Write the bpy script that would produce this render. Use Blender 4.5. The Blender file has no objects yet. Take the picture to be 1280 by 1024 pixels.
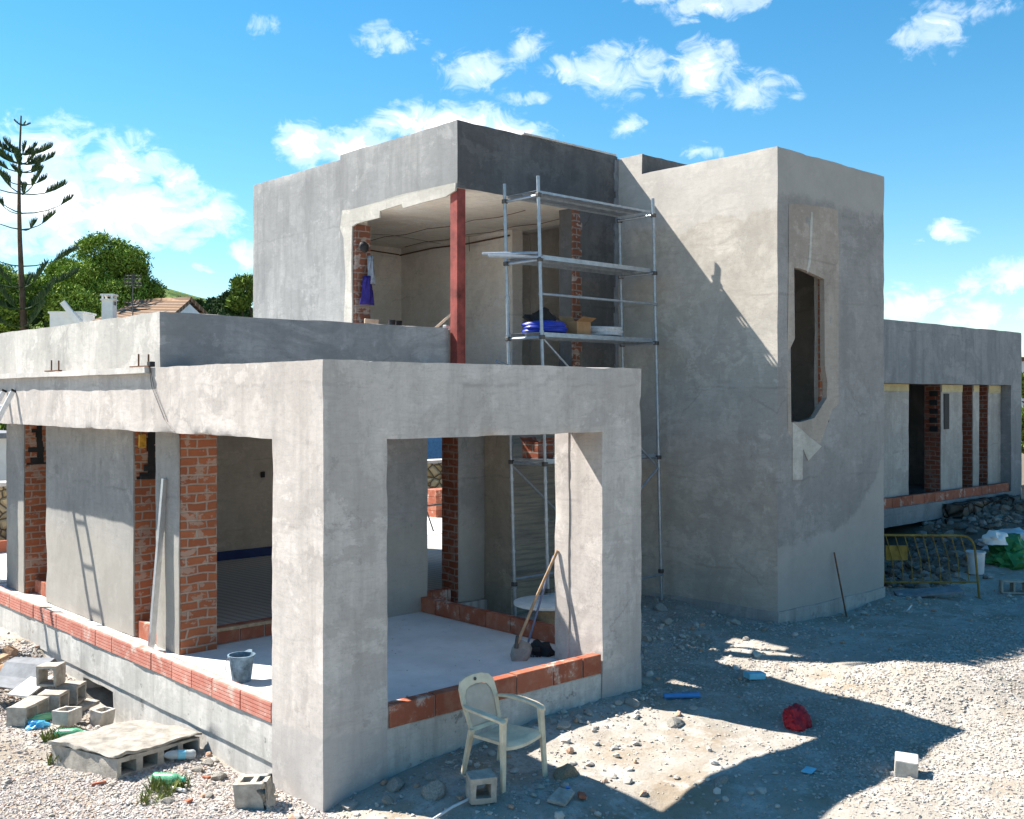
import bpy, bmesh, math, random
import numpy as np
from mathutils import Vector, Matrix, noise

random.seed(7)
RNG = np.random.default_rng(11)
scene = bpy.context.scene
COL = scene.collection
R = math.radians
PI = math.pi

# ------------------------------------------------------------------ node helpers
class Mat:
    def __init__(s, name, rough=0.9, spec=0.25):
        s.m = bpy.data.materials.new(name); s.m.use_nodes = True
        s.nt = s.m.node_tree; s.b = s.nt.nodes['Principled BSDF']
        s.b.inputs['Roughness'].default_value = rough
        s.b.inputs['Specular IOR Level'].default_value = spec
        tc = s.nt.nodes.new('ShaderNodeTexCoord'); s.obj = tc.outputs['Object']
    def node(s, t): return s.nt.nodes.new(t)
    def link(s, a, b): s.nt.links.new(a, b)
    def put(s, sock, v):
        if hasattr(v, 'links'): s.link(v, sock)
        elif isinstance(v, (tuple, list)) and len(v) == 3 and sock.type == 'RGBA': sock.default_value = (*v, 1)
        else: sock.default_value = v
    def scale(s, v, sc, loc=(0, 0, 0)):
        n = s.node('ShaderNodeMapping'); s.link(v, n.inputs['Vector'])
        n.inputs['Scale'].default_value = sc; n.inputs['Location'].default_value = loc
        return n.outputs[0]
    def noise(s, scale, detail=5, rough=0.55, vec=None, dist=0.0):
        n = s.node('ShaderNodeTexNoise'); s.link(vec or s.obj, n.inputs['Vector'])
        n.inputs['Scale'].default_value = scale; n.inputs['Detail'].default_value = detail
        n.inputs['Roughness'].default_value = rough; n.inputs['Distortion'].default_value = dist
        return n.outputs['Fac']
    def ramp(s, f, stops, interp='LINEAR'):
        n = s.node('ShaderNodeValToRGB'); s.link(f, n.inputs[0]); cr = n.color_ramp
        cr.interpolation = interp
        while len(cr.elements) < len(stops): cr.elements.new(0.5)
        for e, (p, c) in zip(cr.elements, stops):
            e.position = p; e.color = (c, c, c, 1) if isinstance(c, (int, float)) else (*c, 1)
        return n.outputs[0]
    def mix(s, f, a, b, mode='MIX'):
        n = s.node('ShaderNodeMix'); n.data_type = 'RGBA'; n.blend_type = mode
        s.put(n.inputs[0], f); s.put(n.inputs[6], a); s.put(n.inputs[7], b)
        return n.outputs[2]
    def math(s, op, a, b=0.0, c=0.0, clamp=False):
        n = s.node('ShaderNodeMath'); n.operation = op; n.use_clamp = clamp
        for i, v in enumerate((a, b, c)): s.put(n.inputs[i], v)
        return n.outputs[0]
    def sep(s, v=None):
        n = s.node('ShaderNodeSeparateXYZ'); s.link(v or s.obj, n.inputs[0]); return n.outputs
    def comb(s, x=0., y=0., z=0.):
        n = s.node('ShaderNodeCombineXYZ')
        for i, v in enumerate((x, y, z)): s.put(n.inputs[i], v)
        return n.outputs[0]
    def color(s, c): s.put(s.b.inputs['Base Color'], c)
    def bump(s, h, strength=0.3, dist=0.02):
        n = s.node('ShaderNodeBump'); n.inputs['Strength'].default_value = strength
        n.inputs['Distance'].default_value = dist; s.link(h, n.inputs['Height'])
        s.link(n.outputs[0], s.b.inputs['Normal'])

def plain(name, c, rough=0.6, spec=0.3, metal=0.0, var=0.25, sc=9.0, bump=0.0):
    m = Mat(name, rough, spec); m.b.inputs['Metallic'].default_value = metal
    f = m.noise(sc, 6, 0.65)
    lo = tuple(x * (1 - var) for x in c); hi = tuple(min(1, x * (1 + var)) for x in c)
    m.color(m.mix(m.ramp(f, [(0.3, 0), (0.7, 1)]), lo, hi))
    if bump: m.bump(m.noise(sc * 6, 6, 0.7), bump, 0.01)
    return m.m

def plaster(name, c1, c2, streak=0.35, swirl=0.0, spots=0.3, dark=None, bump=0.3, extra=None):
    """rough cement render: clouds of two greys, hard-edged float marks, vertical runs, pits and hairline cracks"""
    c1 = tuple(a * b for a, b in zip(c1, (1.035, 1.0, .975))); c2 = tuple(a * b for a, b in zip(c2, (1.035, 1.0, .975)))
    m = Mat(name, 0.95, 0.12)
    big = m.noise(0.8, 8, 0.66)
    col = m.mix(m.ramp(big, [(0.36, 0), (0.64, 1)]), c1, c2)
    pa = m.noise(0.75, 9, 0.68, m.scale(m.obj, (1.2, 1.2, 0.9), (11, 4, 3)), 0.35)
    col = m.mix(m.ramp(pa, [(0.50, 0), (0.525, 0.45)]), col, tuple(x * 0.80 for x in c1))
    pb = m.noise(1.5, 9, 0.7, m.scale(m.obj, (1, 1, 1.3), (3, 14, 6)), 0.3)
    col = m.mix(m.ramp(pb, [(0.56, 0), (0.585, 0.55)]), col, tuple(min(.8, x * 1.12) for x in c2))
    run = m.noise(1.0, 7, 0.68, m.scale(m.obj, (4.5, 4.5, 0.4)))
    col = m.mix(m.math('MULTIPLY', m.ramp(run, [(0.47, 0), (0.66, 1)]), streak), col, tuple(x * 0.55 for x in c1))
    if swirl:
        sw = m.noise(1.2, 7, 0.62, m.scale(m.obj, (0.9, 0.9, 2.0)), 1.4)
        col = m.mix(m.math('MULTIPLY', m.ramp(sw, [(0.47, 0), (0.58, 1)]), swirl), col, tuple(x * 0.76 for x in c1))
    fine = m.noise(9, 8, 0.75)
    col = m.mix(m.math('MULTIPLY', m.ramp(fine, [(0.38, 1), (0.6, 0)]), 0.28), col, tuple(x * 0.66 for x in c1))
    sp = m.noise(3.6, 9, 0.78)
    col = m.mix(m.math('MULTIPLY', m.ramp(sp, [(0.585, 0), (0.63, 1)]), spots), col, tuple(x * 0.4 for x in c1))
    pit = m.noise(48, 4, 0.7)
    col = m.mix(m.math('MULTIPLY', m.ramp(pit, [(0.3, 1), (0.42, 0)]), 0.4), col, tuple(x * 0.45 for x in c1))
    vo = m.node('ShaderNodeTexVoronoi'); vo.feature = 'DISTANCE_TO_EDGE'; vo.inputs['Scale'].default_value = 0.75
    wv = m.node('ShaderNodeVectorMath'); wv.operation = 'ADD'; m.link(m.obj, wv.inputs[0]); wb = m.noise(2.2, 6, 0.7)
    m.link(m.comb(m.math('MULTIPLY', wb, .9), m.math('MULTIPLY', wb, -.7), m.math('MULTIPLY', wb, .8)), wv.inputs[1]); m.link(wv.outputs[0], vo.inputs['Vector'])
    ck = m.math('MULTIPLY', m.ramp(vo.outputs['Distance'], [(0.003, 1), (0.010, 0)]), m.ramp(m.noise(0.9, 3, .5, m.scale(m.obj, (1, 1, 1), (21, 5, 9))), [(.53, 0), (.62, .32)]))
    jz = m.math('ADD', m.math('MULTIPLY', m.sep()[2], 0.78), m.math('MULTIPLY', m.noise(1.4, 6, .65), 0.16))
    jl = m.math('ABSOLUTE', m.math('SUBTRACT', m.math('FRACT', jz), 0.5))
    jl = m.math('MULTIPLY', m.ramp(jl, [(0.004, 1), (0.018, 0)]), m.ramp(m.noise(1.7, 5, .6, m.scale(m.obj, (1, 1, 1), (2, 9, 4))), [(.48, 0), (.64, .3)]))
    col = m.mix(m.math('MAXIMUM', ck, jl), col, tuple(x * 0.38 for x in c1))
    tw = m.noise(1.0, 5, 0.7, m.scale(m.obj, (5, 5, 26), (1, 2, 3)), 0.8)
    col = m.mix(m.math('MULTIPLY', m.ramp(tw, [(.5, 0), (.62, 1)]), .22), col, tuple(x * 0.62 for x in c1))
    if extra: col = extra(m, col)
    m.color(col)
    h = m.math('ADD', m.math('MULTIPLY', m.noise(3.5, 6, 0.62), 0.9), m.math('ADD', m.math('MULTIPLY', m.noise(16, 7, 0.72), 0.5), m.math('MULTIPLY', m.noise(85, 4, 0.7), 0.16)))
    m.bump(h, bump, 0.014)
    return m.m

def zmask(m, z, soft=0.05, amp=0.25, sc=2.0, above=True):
    """1 above (or below) an irregular level: the edge of a coat of render"""
    zz = m.sep()[2]
    f = m.math('ADD', zz, m.math('MULTIPLY', m.math('SUBTRACT', m.noise(sc, 6, 0.7), 0.5), amp * 2))
    f = m.math('DIVIDE', m.math('SUBTRACT', f, z), soft)
    if not above: f = m.math('MULTIPLY', f, -1.0)
    return m.math('ADD', f, 0.5, clamp=True)

def bricks(name, axis, c1, c2, mortar, bw=0.25, bh=0.105, ms=0.014, blot=0.55, rough=0.9):
    m = Mat(name, rough, 0.15)
    o = m.sep()
    v = m.comb(o[1] if axis == 'x' else o[0], o[2], 0.0)
    wob = m.noise(3.0, 3, 0.5)
    v2 = m.node('ShaderNodeVectorMath'); v2.operation = 'ADD'; m.link(v, v2.inputs[0])
    m.link(m.comb(m.math('MULTIPLY', wob, 0.10), m.math('MULTIPLY', wob, 0.06), 0.0), v2.inputs[1])
    b = m.node('ShaderNodeTexBrick'); m.link(v2.outputs[0], b.inputs['Vector'])
    b.inputs['Scale'].default_value = 1.0; b.inputs['Brick Width'].default_value = bw
    b.inputs['Row Height'].default_value = bh; b.inputs['Mortar Size'].default_value = ms
    b.inputs['Mortar Smooth'].default_value = 0.35; b.inputs['Bias'].default_value = -0.1
    b.inputs['Color1'].default_value = (*c1, 1); b.inputs['Color2'].default_value = (*c2, 1)
    b.inputs['Mortar'].default_value = (*mortar, 1)
    col = m.mix(m.math('MULTIPLY', m.noise(14, 5, 0.7), 0.6), b.outputs['Color'], tuple(x * 0.6 for x in c1))
    sm = m.noise(5.5, 5, 0.6, m.scale(m.obj, (1.0, 1.0, 1.5), (3, 8, 1)))
    sv = m.mix(m.noise(9, 5, .7), tuple(x * .8 for x in mortar), tuple(min(1, x * 1.25) for x in mortar))
    col = m.mix(m.math('MULTIPLY', m.ramp(sm, [(0.545, 0), (0.575, 1)]), blot), col, sv)
    hue = m.noise(1.3, 4, 0.6)
    col = m.mix(m.ramp(hue, [(.4, 0), (.65, .35)]), col, tuple(x * .55 for x in c2))
    m.color(col)
    h = m.math('SUBTRACT', m.math('MULTIPLY', m.noise(25, 5, 0.7), 0.3), b.outputs['Fac'])
    m.bump(h, 0.8, 0.02)
    return m.m

# ------------------------------------------------------------------ mesh helpers
class MB:
    def __init__(s): s.v = []; s.f = []; s.mi = []
    def add(s, vs, fs, mi=0):
        n = len(s.v); s.v += [tuple(map(float, p)) for p in vs]
        s.f += [tuple(i + n for i in f) for f in fs]; s.mi += [mi] * len(fs)
    def box(s, x0, x1, y0, y1, z0, z1, mi=0, M=None):
        vs = [Vector((x, y, z)) for x in (x0, x1) for y in (y0, y1) for z in (z0, z1)]
        if M is not None: vs = [M @ p for p in vs]
        s.add(vs, [(0, 1, 3, 2), (4, 6, 7, 5), (0, 4, 5, 1), (2, 3, 7, 6), (0, 2, 6, 4), (1, 5, 7, 3)], mi)
    def tube(s, pts, r, n=8, mi=0, cap=True):
        pts = [Vector(p) for p in pts]; rr = r if isinstance(r, (list, tuple)) else [r] * len(pts)
        vs = []; up = None
        for i, p in enumerate(pts):
            d = (pts[min(i + 1, len(pts) - 1)] - pts[max(i - 1, 0)]).normalized()
            if up is None: up = Vector((0, 0, 1)) if abs(d.z) < 0.9 else Vector((1, 0, 0))
            a = d.cross(up).normalized(); b = a.cross(d).normalized(); up = b
            for k in range(n):
                t = 2 * PI * k / n; vs.append(p + (a * math.cos(t) + b * math.sin(t)) * rr[i])
        fs = [(i * n + k, i * n + (k + 1) % n, (i + 1) * n + (k + 1) % n, (i + 1) * n + k) for i in range(len(pts) - 1) for k in range(n)]
        if cap: fs += [tuple(range(n - 1, -1, -1)), tuple((len(pts) - 1) * n + k for k in range(n))]
        s.add(vs, fs, mi)
    def lathe(s, prof, n=24, mi=0, M=None):
        vs = [Vector((r * math.cos(2 * PI * k / n), r * math.sin(2 * PI * k / n), z)) for r, z in prof for k in range(n)]
        if M is not None: vs = [M @ p for p in vs]
        s.add(vs, [(i * n + k, i * n + (k + 1) % n, (i + 1) * n + (k + 1) % n, (i + 1) * n + k) for i in range(len(prof) - 1) for k in range(n)], mi)
    def prism(s, poly, d0, d1, frame, mi=0):
        """polygon (a,b) extruded from depth d0 to d1; frame(a,b,d) -> point"""
        n = len(poly); vs = [frame(a, b, d0) for a, b in poly] + [frame(a, b, d1) for a, b in poly]
        fs = [tuple(range(n)), tuple(range(2 * n - 1, n - 1, -1))] + [(i, i + n, (i + 1) % n + n, (i + 1) % n) for i in range(n)]
        s.add(vs, fs, mi)
    def build(s, name, mats, parent=None, smooth=False, bevel=0.0, rough=0.0, fix=True, loc=None):
        me = bpy.data.meshes.new(name); me.from_pydata(s.v, [], s.f)
        for m in (mats if isinstance(mats, (list, tuple)) else [mats]): me.materials.append(m)
        me.polygons.foreach_set('material_index', s.mi)
        if bevel or fix or rough:
            bm = bmesh.new(); bm.from_mesh(me)
            if fix: bmesh.ops.recalc_face_normals(bm, faces=bm.faces)
            if bevel:
                es = [e for e in bm.edges if len(e.link_faces) == 2 and e.calc_face_angle(0) > 0.6]
                bmesh.ops.bevel(bm, geom=es, offset=bevel, segments=2, profile=0.6, affect='EDGES')
            if rough:
                for v in bm.verts:
                    v.co += noise.noise_vector(v.co * 9.0) * rough
            bm.to_mesh(me); bm.free()
        me.polygons.foreach_set('use_smooth', [bool(smooth)] * len(me.polygons))
        if smooth: me.set_sharp_from_angle(angle=0.7)
        me.update()
        o = bpy.data.objects.new(name, me); COL.objects.link(o)
        if parent: o.parent = parent
        if loc is not None: o.location = loc
        return o

def tag(o, label=None, cat=None, group=None, kind=None):
    if label: o['label'] = label
    if cat: o['category'] = cat
    if group: o['group'] = group
    if kind: o['kind'] = kind
    return o

def thing(name, label, cat, loc=(0, 0, 0), rot=(0, 0, 0), group=None):
    o = bpy.data.objects.new(name, None); COL.objects.link(o); o.empty_display_size = 0.2
    o.location = loc; o.rotation_euler = rot
    return tag(o, label, cat, group)

def solid(name, boxes, mats, parent=None, holes=(), step=0.16, amp=0.006, pick=None, nscale=1.7, chip=0.016):
    """union of boxes minus holes as one closed skin, finely divided, with the slight unevenness of hand-laid render"""
    axes = []
    for a in range(3):
        c = sorted({round(v, 4) for b in list(boxes) + list(holes) for v in (b[2 * a], b[2 * a + 1])})
        out = [c[0]]
        for p, q in zip(c, c[1:]):
            k = max(1, math.ceil((q - p) / step)); out += [p + (q - p) * (i + 1) / k for i in range(k)]
        axes.append(np.array(out))
    cen = [(a[:-1] + a[1:]) / 2 for a in axes]
    occ = np.zeros([len(c) for c in cen], bool)
    def rng(b): return np.ix_(*[(cen[a] > b[2 * a]) & (cen[a] < b[2 * a + 1]) for a in range(3)])
    for b in boxes: occ[rng(b)] = True
    for b in holes: occ[rng(b)] = False
    pad = np.pad(occ, 1)
    vid = {}; vs = []; fs = []; mi = []
    def vert(i, j, k):
        key = (i, j, k)
        if key not in vid: vid[key] = len(vs); vs.append((axes[0][i], axes[1][j], axes[2][k]))
        return vid[key]
    core = pad[1:-1, 1:-1, 1:-1]
    for a in range(3):
        for sgn in (-1, 1):
            sl = [slice(1, -1)] * 3; sl[a] = slice(2, None) if sgn > 0 else slice(0, -2)
            for i, j, k in np.argwhere(core & ~pad[tuple(sl)]):
                p = [i, j, k]; p[a] += (sgn > 0)
                b, c = (a + 1) % 3, (a + 2) % 3
                q = []
                for db, dc in ((0, 0), (1, 0), (1, 1), (0, 1)):
                    t = list(p); t[b] += db; t[c] += dc; q.append(vert(*t))
                fs.append(tuple(q) if sgn > 0 else tuple(q[::-1]))
                mi.append(pick(a, sgn, vs[q[0]]) if pick else 0)
    if amp:
        out = []
        for p in vs:
            P = Vector(p); d = noise.noise_vector(P * nscale) * amp + noise.noise_vector(P * 6.3 + Vector((7, 3, 1))) * amp * 0.45
            out.append(tuple(P + d))
        vs = out
    if amp and chip:
        sets = [set() for _ in vs]
        for f in fs:
            a_, b_, c_ = (np.array(vs[f[i]]) for i in (0, 1, 2)); nn = np.cross(b_ - a_, c_ - a_); k_ = int(np.argmax(np.abs(nn))); sg = 1 if nn[k_] > 0 else -1
            for i in f: sets[i].add((k_, sg))
        for i, st in enumerate(sets):
            if len({k_ for k_, _ in st}) > 1:
                p = Vector(vs[i]); e = max(0.0, noise.noise(p * 2.9 + Vector((3, 1, 8)))) ** 2 * 1.6 + max(0.0, noise.noise(p * 11.0)) * .5
                for k_, sg in st: p[k_] -= sg * e * chip
                vs[i] = tuple(p)
    me = bpy.data.meshes.new(name); me.from_pydata(vs, [], fs)
    for m in (mats if isinstance(mats, (list, tuple)) else [mats]): me.materials.append(m)
    me.polygons.foreach_set('material_index', mi)
    me.polygons.foreach_set('use_smooth', [True] * len(fs)); me.set_sharp_from_angle(angle=0.7); me.update()
    o = bpy.data.objects.new(name, me); COL.objects.link(o)
    if parent: o.parent = parent
    return o

def np_mesh(name, verts, faces, mat, parent=None, smooth=False):
    me = bpy.data.meshes.new(name); k = faces.shape[1]
    me.vertices.add(len(verts)); me.vertices.foreach_set('co', verts.astype(np.float32).ravel())
    me.loops.add(faces.size); me.loops.foreach_set('vertex_index', faces.astype(np.int32).ravel())
    me.polygons.add(len(faces)); me.polygons.foreach_set('loop_start', np.arange(0, faces.size, k, dtype=np.int32))
    me.materials.append(mat); me.update(calc_edges=True)
    me.polygons.foreach_set('use_smooth', np.full(len(faces), smooth))
    o = bpy.data.objects.new(name, me); COL.objects.link(o)
    if parent: o.parent = parent
    return o

def vnoise(x, y, sc, seed):
    g = np.random.default_rng(seed).random((257, 257)); X = x * sc; Y = y * sc
    i = np.floor(X).astype(int); j = np.floor(Y).astype(int); u = X - i; v = Y - j
    u = u * u * (3 - 2 * u); v = v * v * (3 - 2 * v); i %= 256; j %= 256
    return (g[i, j] * (1 - u) + g[i + 1, j] * u) * (1 - v) + (g[i, j + 1] * (1 - u) + g[i + 1, j + 1] * u) * v - 0.5

# ------------------------------------------------------------------ camera
FW = Vector((math.cos(R(47.25)), math.sin(R(47.25)), 0))
cam_d = bpy.data.cameras.new('camera'); cam = bpy.data.objects.new('camera', cam_d); COL.objects.link(cam)
cam.location = (-5.0123, -7.8201, 2.9862)
cam.rotation_euler = (R(90), 0, R(47.25 - 90))
cam_d.sensor_width = 36; cam_d.sensor_fit = 'HORIZONTAL'; cam_d.lens = 36 * 1326 / 1280
cam_d.shift_y = -(512 - 496.2) / 1280
cam_d.clip_start = 0.1; cam_d.clip_end = 4000
scene.camera = cam

# ------------------------------------------------------------------ light and sky
SUN = Vector((0.39, -0.833, -1.0)).normalized()
sd = bpy.data.lights.new('sun', 'SUN'); so = bpy.data.objects.new('sun', sd); COL.objects.link(so)
so.rotation_euler = SUN.to_track_quat('-Z', 'Y').to_euler(); so.location = (-10, 25, 30)
sd.energy = 5.0; sd.angle = R(0.5); sd.color = (1.0, 0.94, 0.86)
w = bpy.data.worlds.new('World'); scene.world = w; w.use_nodes = True
class W(Mat):
    def __init__(s, nt):
        s.nt = nt; tc = nt.nodes.new('ShaderNodeTexCoord'); s.obj = tc.outputs['Generated']
ww = W(w.node_tree); bg = w.node_tree.nodes['Background']
sky = ww.node('ShaderNodeTexSky'); sky.sky_type = 'NISHITA'; sky.sun_disc = False
sky.sun_elevation = math.asin(-SUN.z); sky.sun_rotation = math.atan2(0.39, -0.833) + PI
sky.air_density = 1.0; sky.dust_density = 0.05; sky.ozone_density = 2.6
hs = ww.node('ShaderNodeHueSaturation'); hs.inputs['Saturation'].default_value = 1.34; hs.inputs['Value'].default_value = 1.0
hs.inputs['Hue'].default_value = 0.487
ww.link(sky.outputs[0], hs.inputs['Color'])
CLOUDS = [(1.237, 0.208, 0.041, 0.03, 1), (1.179, 0.196, 0.042, 0.034, 1), (1.243, 0.165, 0.062, 0.04, 1.2), (1.165, 0.163, 0.078, 0.031, 1.2), (1.107, 0.159, 0.043, 0.016, 1), (1.135, 0.188, 0.022, 0.017, 1), (1.123, 0.139, 0.019, 0.011, 0.8), (1.069, 0.127, 0.015, 0.013, 0.8), (1.107, 0.114, 0.013, 0.004, 0.5), (1.02, 0.226, 0.026, 0.022, 1.1), (0.967, 0.228, 0.052, 0.018, 1.2), (0.885, 0.251, 0.072, 0.018, 1.3), (0.825, 0.241, 0.045, 0.013, 1), (1.058, 0.328, 0.015, 0.012, 0.45), (0.941, 0.324, 0.034, 0.012, 0.6), (0.862, 0.296, 0.039, 0.019, 0.65), (0.81, 0.319, 0.021, 0.014, 0.6), (0.813, 0.275, 0.021, 0.007, 0.4), (0.727, 0.295, 0.045, 0.025, 0.8), (0.646, 0.296, 0.034, 0.024, 0.85), (0.606, 0.274, 0.04, 0.018, 0.6), (0.719, 0.251, 0.019, 0.012, 0.75), (0.651, 0.224, 0.019, 0.009, 0.6), (0.638, 0.348, 0.048, 0.012, 0.9), (0.697, 0.359, 0.045, 0.008, 0.6), (0.448, 0.311, 0.029, 0.023, 0.7), (0.416, 0.323, 0.031, 0.012, 0.5), (0.433, 0.143, 0.018, 0.011, 1), (0.454, 0.137, 0.013, 0.004, 0.5), (0.38, 0.105, 0.029, 0.015, 1), (0.422, 0.096, 0.026, 0.009, 0.5), (0.464, 0.082, 0.046, 0.017, 0.8), (0.409, 0.072, 0.041, 0.011, 0.6), (0.779, 0.297, 0.03, 0.012, 0.5),
          (1.36, 0.19, 0.05, 0.03, 1), (0.3, 0.12, 0.05, 0.02, .8), (0.25, 0.3, 0.04, 0.02, .7), (1.5, 0.25, 0.06, 0.02, .7), (2.2, 0.3, 0.1, 0.03, .8), (-0.6, 0.25, 0.1, 0.03, .8), (-2.2, 0.2, 0.12, 0.03, .8)]
d = ww.sep()
az = ww.math('ARCTAN2', d[1], d[0]); el = ww.math('ARCSINE', d[2])
wx = ww.math('MULTIPLY', ww.math('SUBTRACT', ww.noise(26, 4, 0.6), 0.5), 0.035)
wy = ww.math('MULTIPLY', ww.math('SUBTRACT', ww.noise(30, 4, 0.6, ww.scale(ww.obj, (1, 1, 1), (4, 7, 2))), 0.5), 0.022)
az = ww.math('ADD', az, wx); el = ww.math('ADD', el, wy)
acc = None
for a0, e0, a, b, s in CLOUDS:
    u = ww.math('DIVIDE', ww.math('SUBTRACT', az, a0), a * 1.3); v = ww.math('DIVIDE', ww.math('SUBTRACT', el, e0), b * 1.3)
    r = ww.math('SQRT', ww.math('ADD', ww.math('MULTIPLY', u, u), ww.math('MULTIPLY', v, v)))
    q = ww.math('MULTIPLY', ww.math('SUBTRACT', 1.0, r), s)
    acc = q if acc is None else ww.math('MAXIMUM', acc, q)
fb = ww.noise(34, 9, 0.62, ww.scale(ww.obj, (1, 1, 1.5)), 0.6)
val = ww.math('ADD', acc, ww.math('MULTIPLY', ww.math('SUBTRACT', fb, 0.53), 2.2))
alpha = ww.ramp(val, [(0.0, 0), (0.55, 0.34), (1.25, 1)], 'EASE')
alpha = ww.math('MULTIPLY', alpha, ww.ramp(acc, [(0.0, 0), (0.12, 1)]))
tone = ww.ramp(ww.noise(20, 6, 0.6, ww.scale(ww.obj, (1, 1, 2.5), (2, 2, 2))), [(0.35, (0.80, 0.86, 0.93)), (0.6, (1, 1, 1))])
CLOUD_GAIN = 10.5
cg = ww.node('ShaderNodeVectorMath'); cg.operation = 'SCALE'; cg.inputs['Scale'].default_value = CLOUD_GAIN
ww.link(tone, cg.inputs[0])
ww.link(ww.mix(alpha, hs.outputs[0], cg.outputs[0]), bg.inputs['Color'])
bg.inputs['Strength'].default_value = 0.066
scene.view_settings.view_transform = 'Standard'; scene.view_settings.look = 'None'
scene.view_settings.exposure = 1.5; scene.view_settings.gamma = 1.0
scene.render.engine = 'CYCLES'
# ------------------------------------------------------------------ materials
M_porch = plaster('porch_render', (0.43, 0.405, 0.385), (0.545, 0.52, 0.495), streak=0.35, spots=0.3,
    extra=lambda m, c: m.mix(m.math('MULTIPLY', zmask(m, 0.02, 0.04, 0.2, 2.5, above=False), 0.45), c, (0.33, 0.325, 0.32)))
M_plinth = plaster('cast_concrete', (0.43, 0.435, 0.42), (0.53, 0.53, 0.51), streak=0.6, spots=0.8)
M_wallgrey = plaster('grey_wall_render', (0.25, 0.255, 0.255), (0.33, 0.33, 0.325), streak=0.25, spots=0.3,
    extra=lambda m, c: m.mix(m.math('MULTIPLY', zmask(m, 1.25, 0.5, 0.5, 0.9, above=False), 0.6), c, m.mix(m.noise(2.4, 7, .7), (0.29, 0.265, 0.225), (0.41, 0.39, 0.345))))
M_wallbounce = plaster('bounce_tinted_render', (0.26, 0.23, 0.19), (0.35, 0.32, 0.26), streak=0.3, spots=0.4)  # warm bounce off the sunlit ground put into this colour
M_upper = plaster('upper_grey_render', (0.25, 0.262, 0.27), (0.325, 0.335, 0.335), streak=0.45, spots=0.12, swirl=0.15)
M_dark = plaster('fresh_dark_render', (0.10, 0.102, 0.106), (0.145, 0.147, 0.15), streak=0.3, spots=0.15)
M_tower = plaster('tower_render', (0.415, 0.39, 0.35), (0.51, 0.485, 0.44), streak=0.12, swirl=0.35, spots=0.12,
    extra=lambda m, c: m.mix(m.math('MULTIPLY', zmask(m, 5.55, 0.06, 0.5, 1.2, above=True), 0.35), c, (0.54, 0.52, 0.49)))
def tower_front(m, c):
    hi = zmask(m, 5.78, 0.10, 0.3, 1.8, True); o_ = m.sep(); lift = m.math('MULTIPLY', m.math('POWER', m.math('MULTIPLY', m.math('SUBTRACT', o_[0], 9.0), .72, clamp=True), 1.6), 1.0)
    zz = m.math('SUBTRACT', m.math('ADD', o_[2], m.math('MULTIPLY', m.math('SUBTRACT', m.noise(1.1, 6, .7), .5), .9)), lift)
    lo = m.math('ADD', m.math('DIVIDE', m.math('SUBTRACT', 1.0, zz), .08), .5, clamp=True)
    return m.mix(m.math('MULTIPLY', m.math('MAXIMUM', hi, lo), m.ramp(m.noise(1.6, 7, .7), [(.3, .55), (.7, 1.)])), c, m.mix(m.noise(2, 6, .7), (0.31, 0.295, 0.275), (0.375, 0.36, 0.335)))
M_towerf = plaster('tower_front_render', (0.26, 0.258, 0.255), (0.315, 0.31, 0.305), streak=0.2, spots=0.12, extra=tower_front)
M_foot = plaster('tower_footing', (0.33, 0.33, 0.33), (0.40, 0.40, 0.39), streak=0.6, spots=0.5)
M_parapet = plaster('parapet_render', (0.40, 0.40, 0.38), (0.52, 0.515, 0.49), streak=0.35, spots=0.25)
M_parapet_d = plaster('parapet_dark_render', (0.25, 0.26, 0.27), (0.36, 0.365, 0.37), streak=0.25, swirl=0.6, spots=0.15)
M_pale = plaster('pale_patch', (0.40, 0.395, 0.36), (0.50, 0.49, 0.455), streak=0.1, spots=0.1)
M_patch = plaster('pink_patch', (0.32, 0.285, 0.25), (0.39, 0.35, 0.31), streak=0.2, spots=0.2)
M_inside = plaster('inner_plaster', (0.76, 0.74, 0.70), (0.80, 0.79, 0.76), streak=0.1, spots=0.05, bump=0.12)
M_ceil = plaster('ceiling_boards', (0.76, 0.72, 0.63), (0.80, 0.78, 0.70), streak=0.0, spots=0.1, bump=0.15,
    extra=lambda m, c: m.mix(m.ramp(m.math('FRACT', m.math('MULTIPLY', m.sep()[1], 1.6)), [(0.0, 0.5), (0.03, 0.0)]), c, (0.3, 0.27, 0.22)))
M_room = plaster('room_plaster', (0.48, 0.45, 0.40), (0.56, 0.53, 0.49), streak=0.1, spots=0.05, bump=0.1)
M_blackroom = plaster('dark_room', (0.5, 0.48, 0.45), (0.58, 0.56, 0.53), streak=0, spots=0)
M_wing = plaster('wing_render', (0.22, 0.235, 0.25), (0.285, 0.295, 0.30), streak=0.55, spots=0.15)
M_wingpier = plaster('wing_pier_render', (0.33, 0.325, 0.31), (0.42, 0.41, 0.39), streak=0.3, spots=0.15)
M_yellowish = plaster('yellow_patch', (0.45, 0.40, 0.24), (0.55, 0.50, 0.33), streak=0.1, spots=0.1)
M_white = plaster('lip_cement', (0.50, 0.49, 0.47), (0.58, 0.57, 0.55), streak=0.1, spots=0.1)
m = Mat('scratch_coat', 0.95, 0.1)
st = m.noise(1.0, 5, 0.65, m.scale(m.obj, (1.2, 1.2, 22), (0, 0, 0)), 0.4)
bl = m.noise(1.3, 5, 0.6)
c = m.mix(m.ramp(bl, [(.35, 0), (.65, 1)]), (0.20, 0.185, 0.16), (0.30, 0.27, 0.215))
m.color(m.mix(m.math('MULTIPLY', m.ramp(st, [(.46, 0), (.6, 1)]), .6), c, (0.12, 0.115, 0.105))); m.bump(st, 0.9, 0.03)
M_scratch = m.m
m = Mat('floor_slab', 0.85, 0.2)
f1 = m.noise(1.1, 7, 0.65); f2 = m.noise(7, 7, 0.7)
c = m.mix(m.ramp(f1, [(.35, 0), (.65, 1)]), (0.52, 0.52, 0.51), (0.66, 0.655, 0.64))
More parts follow.
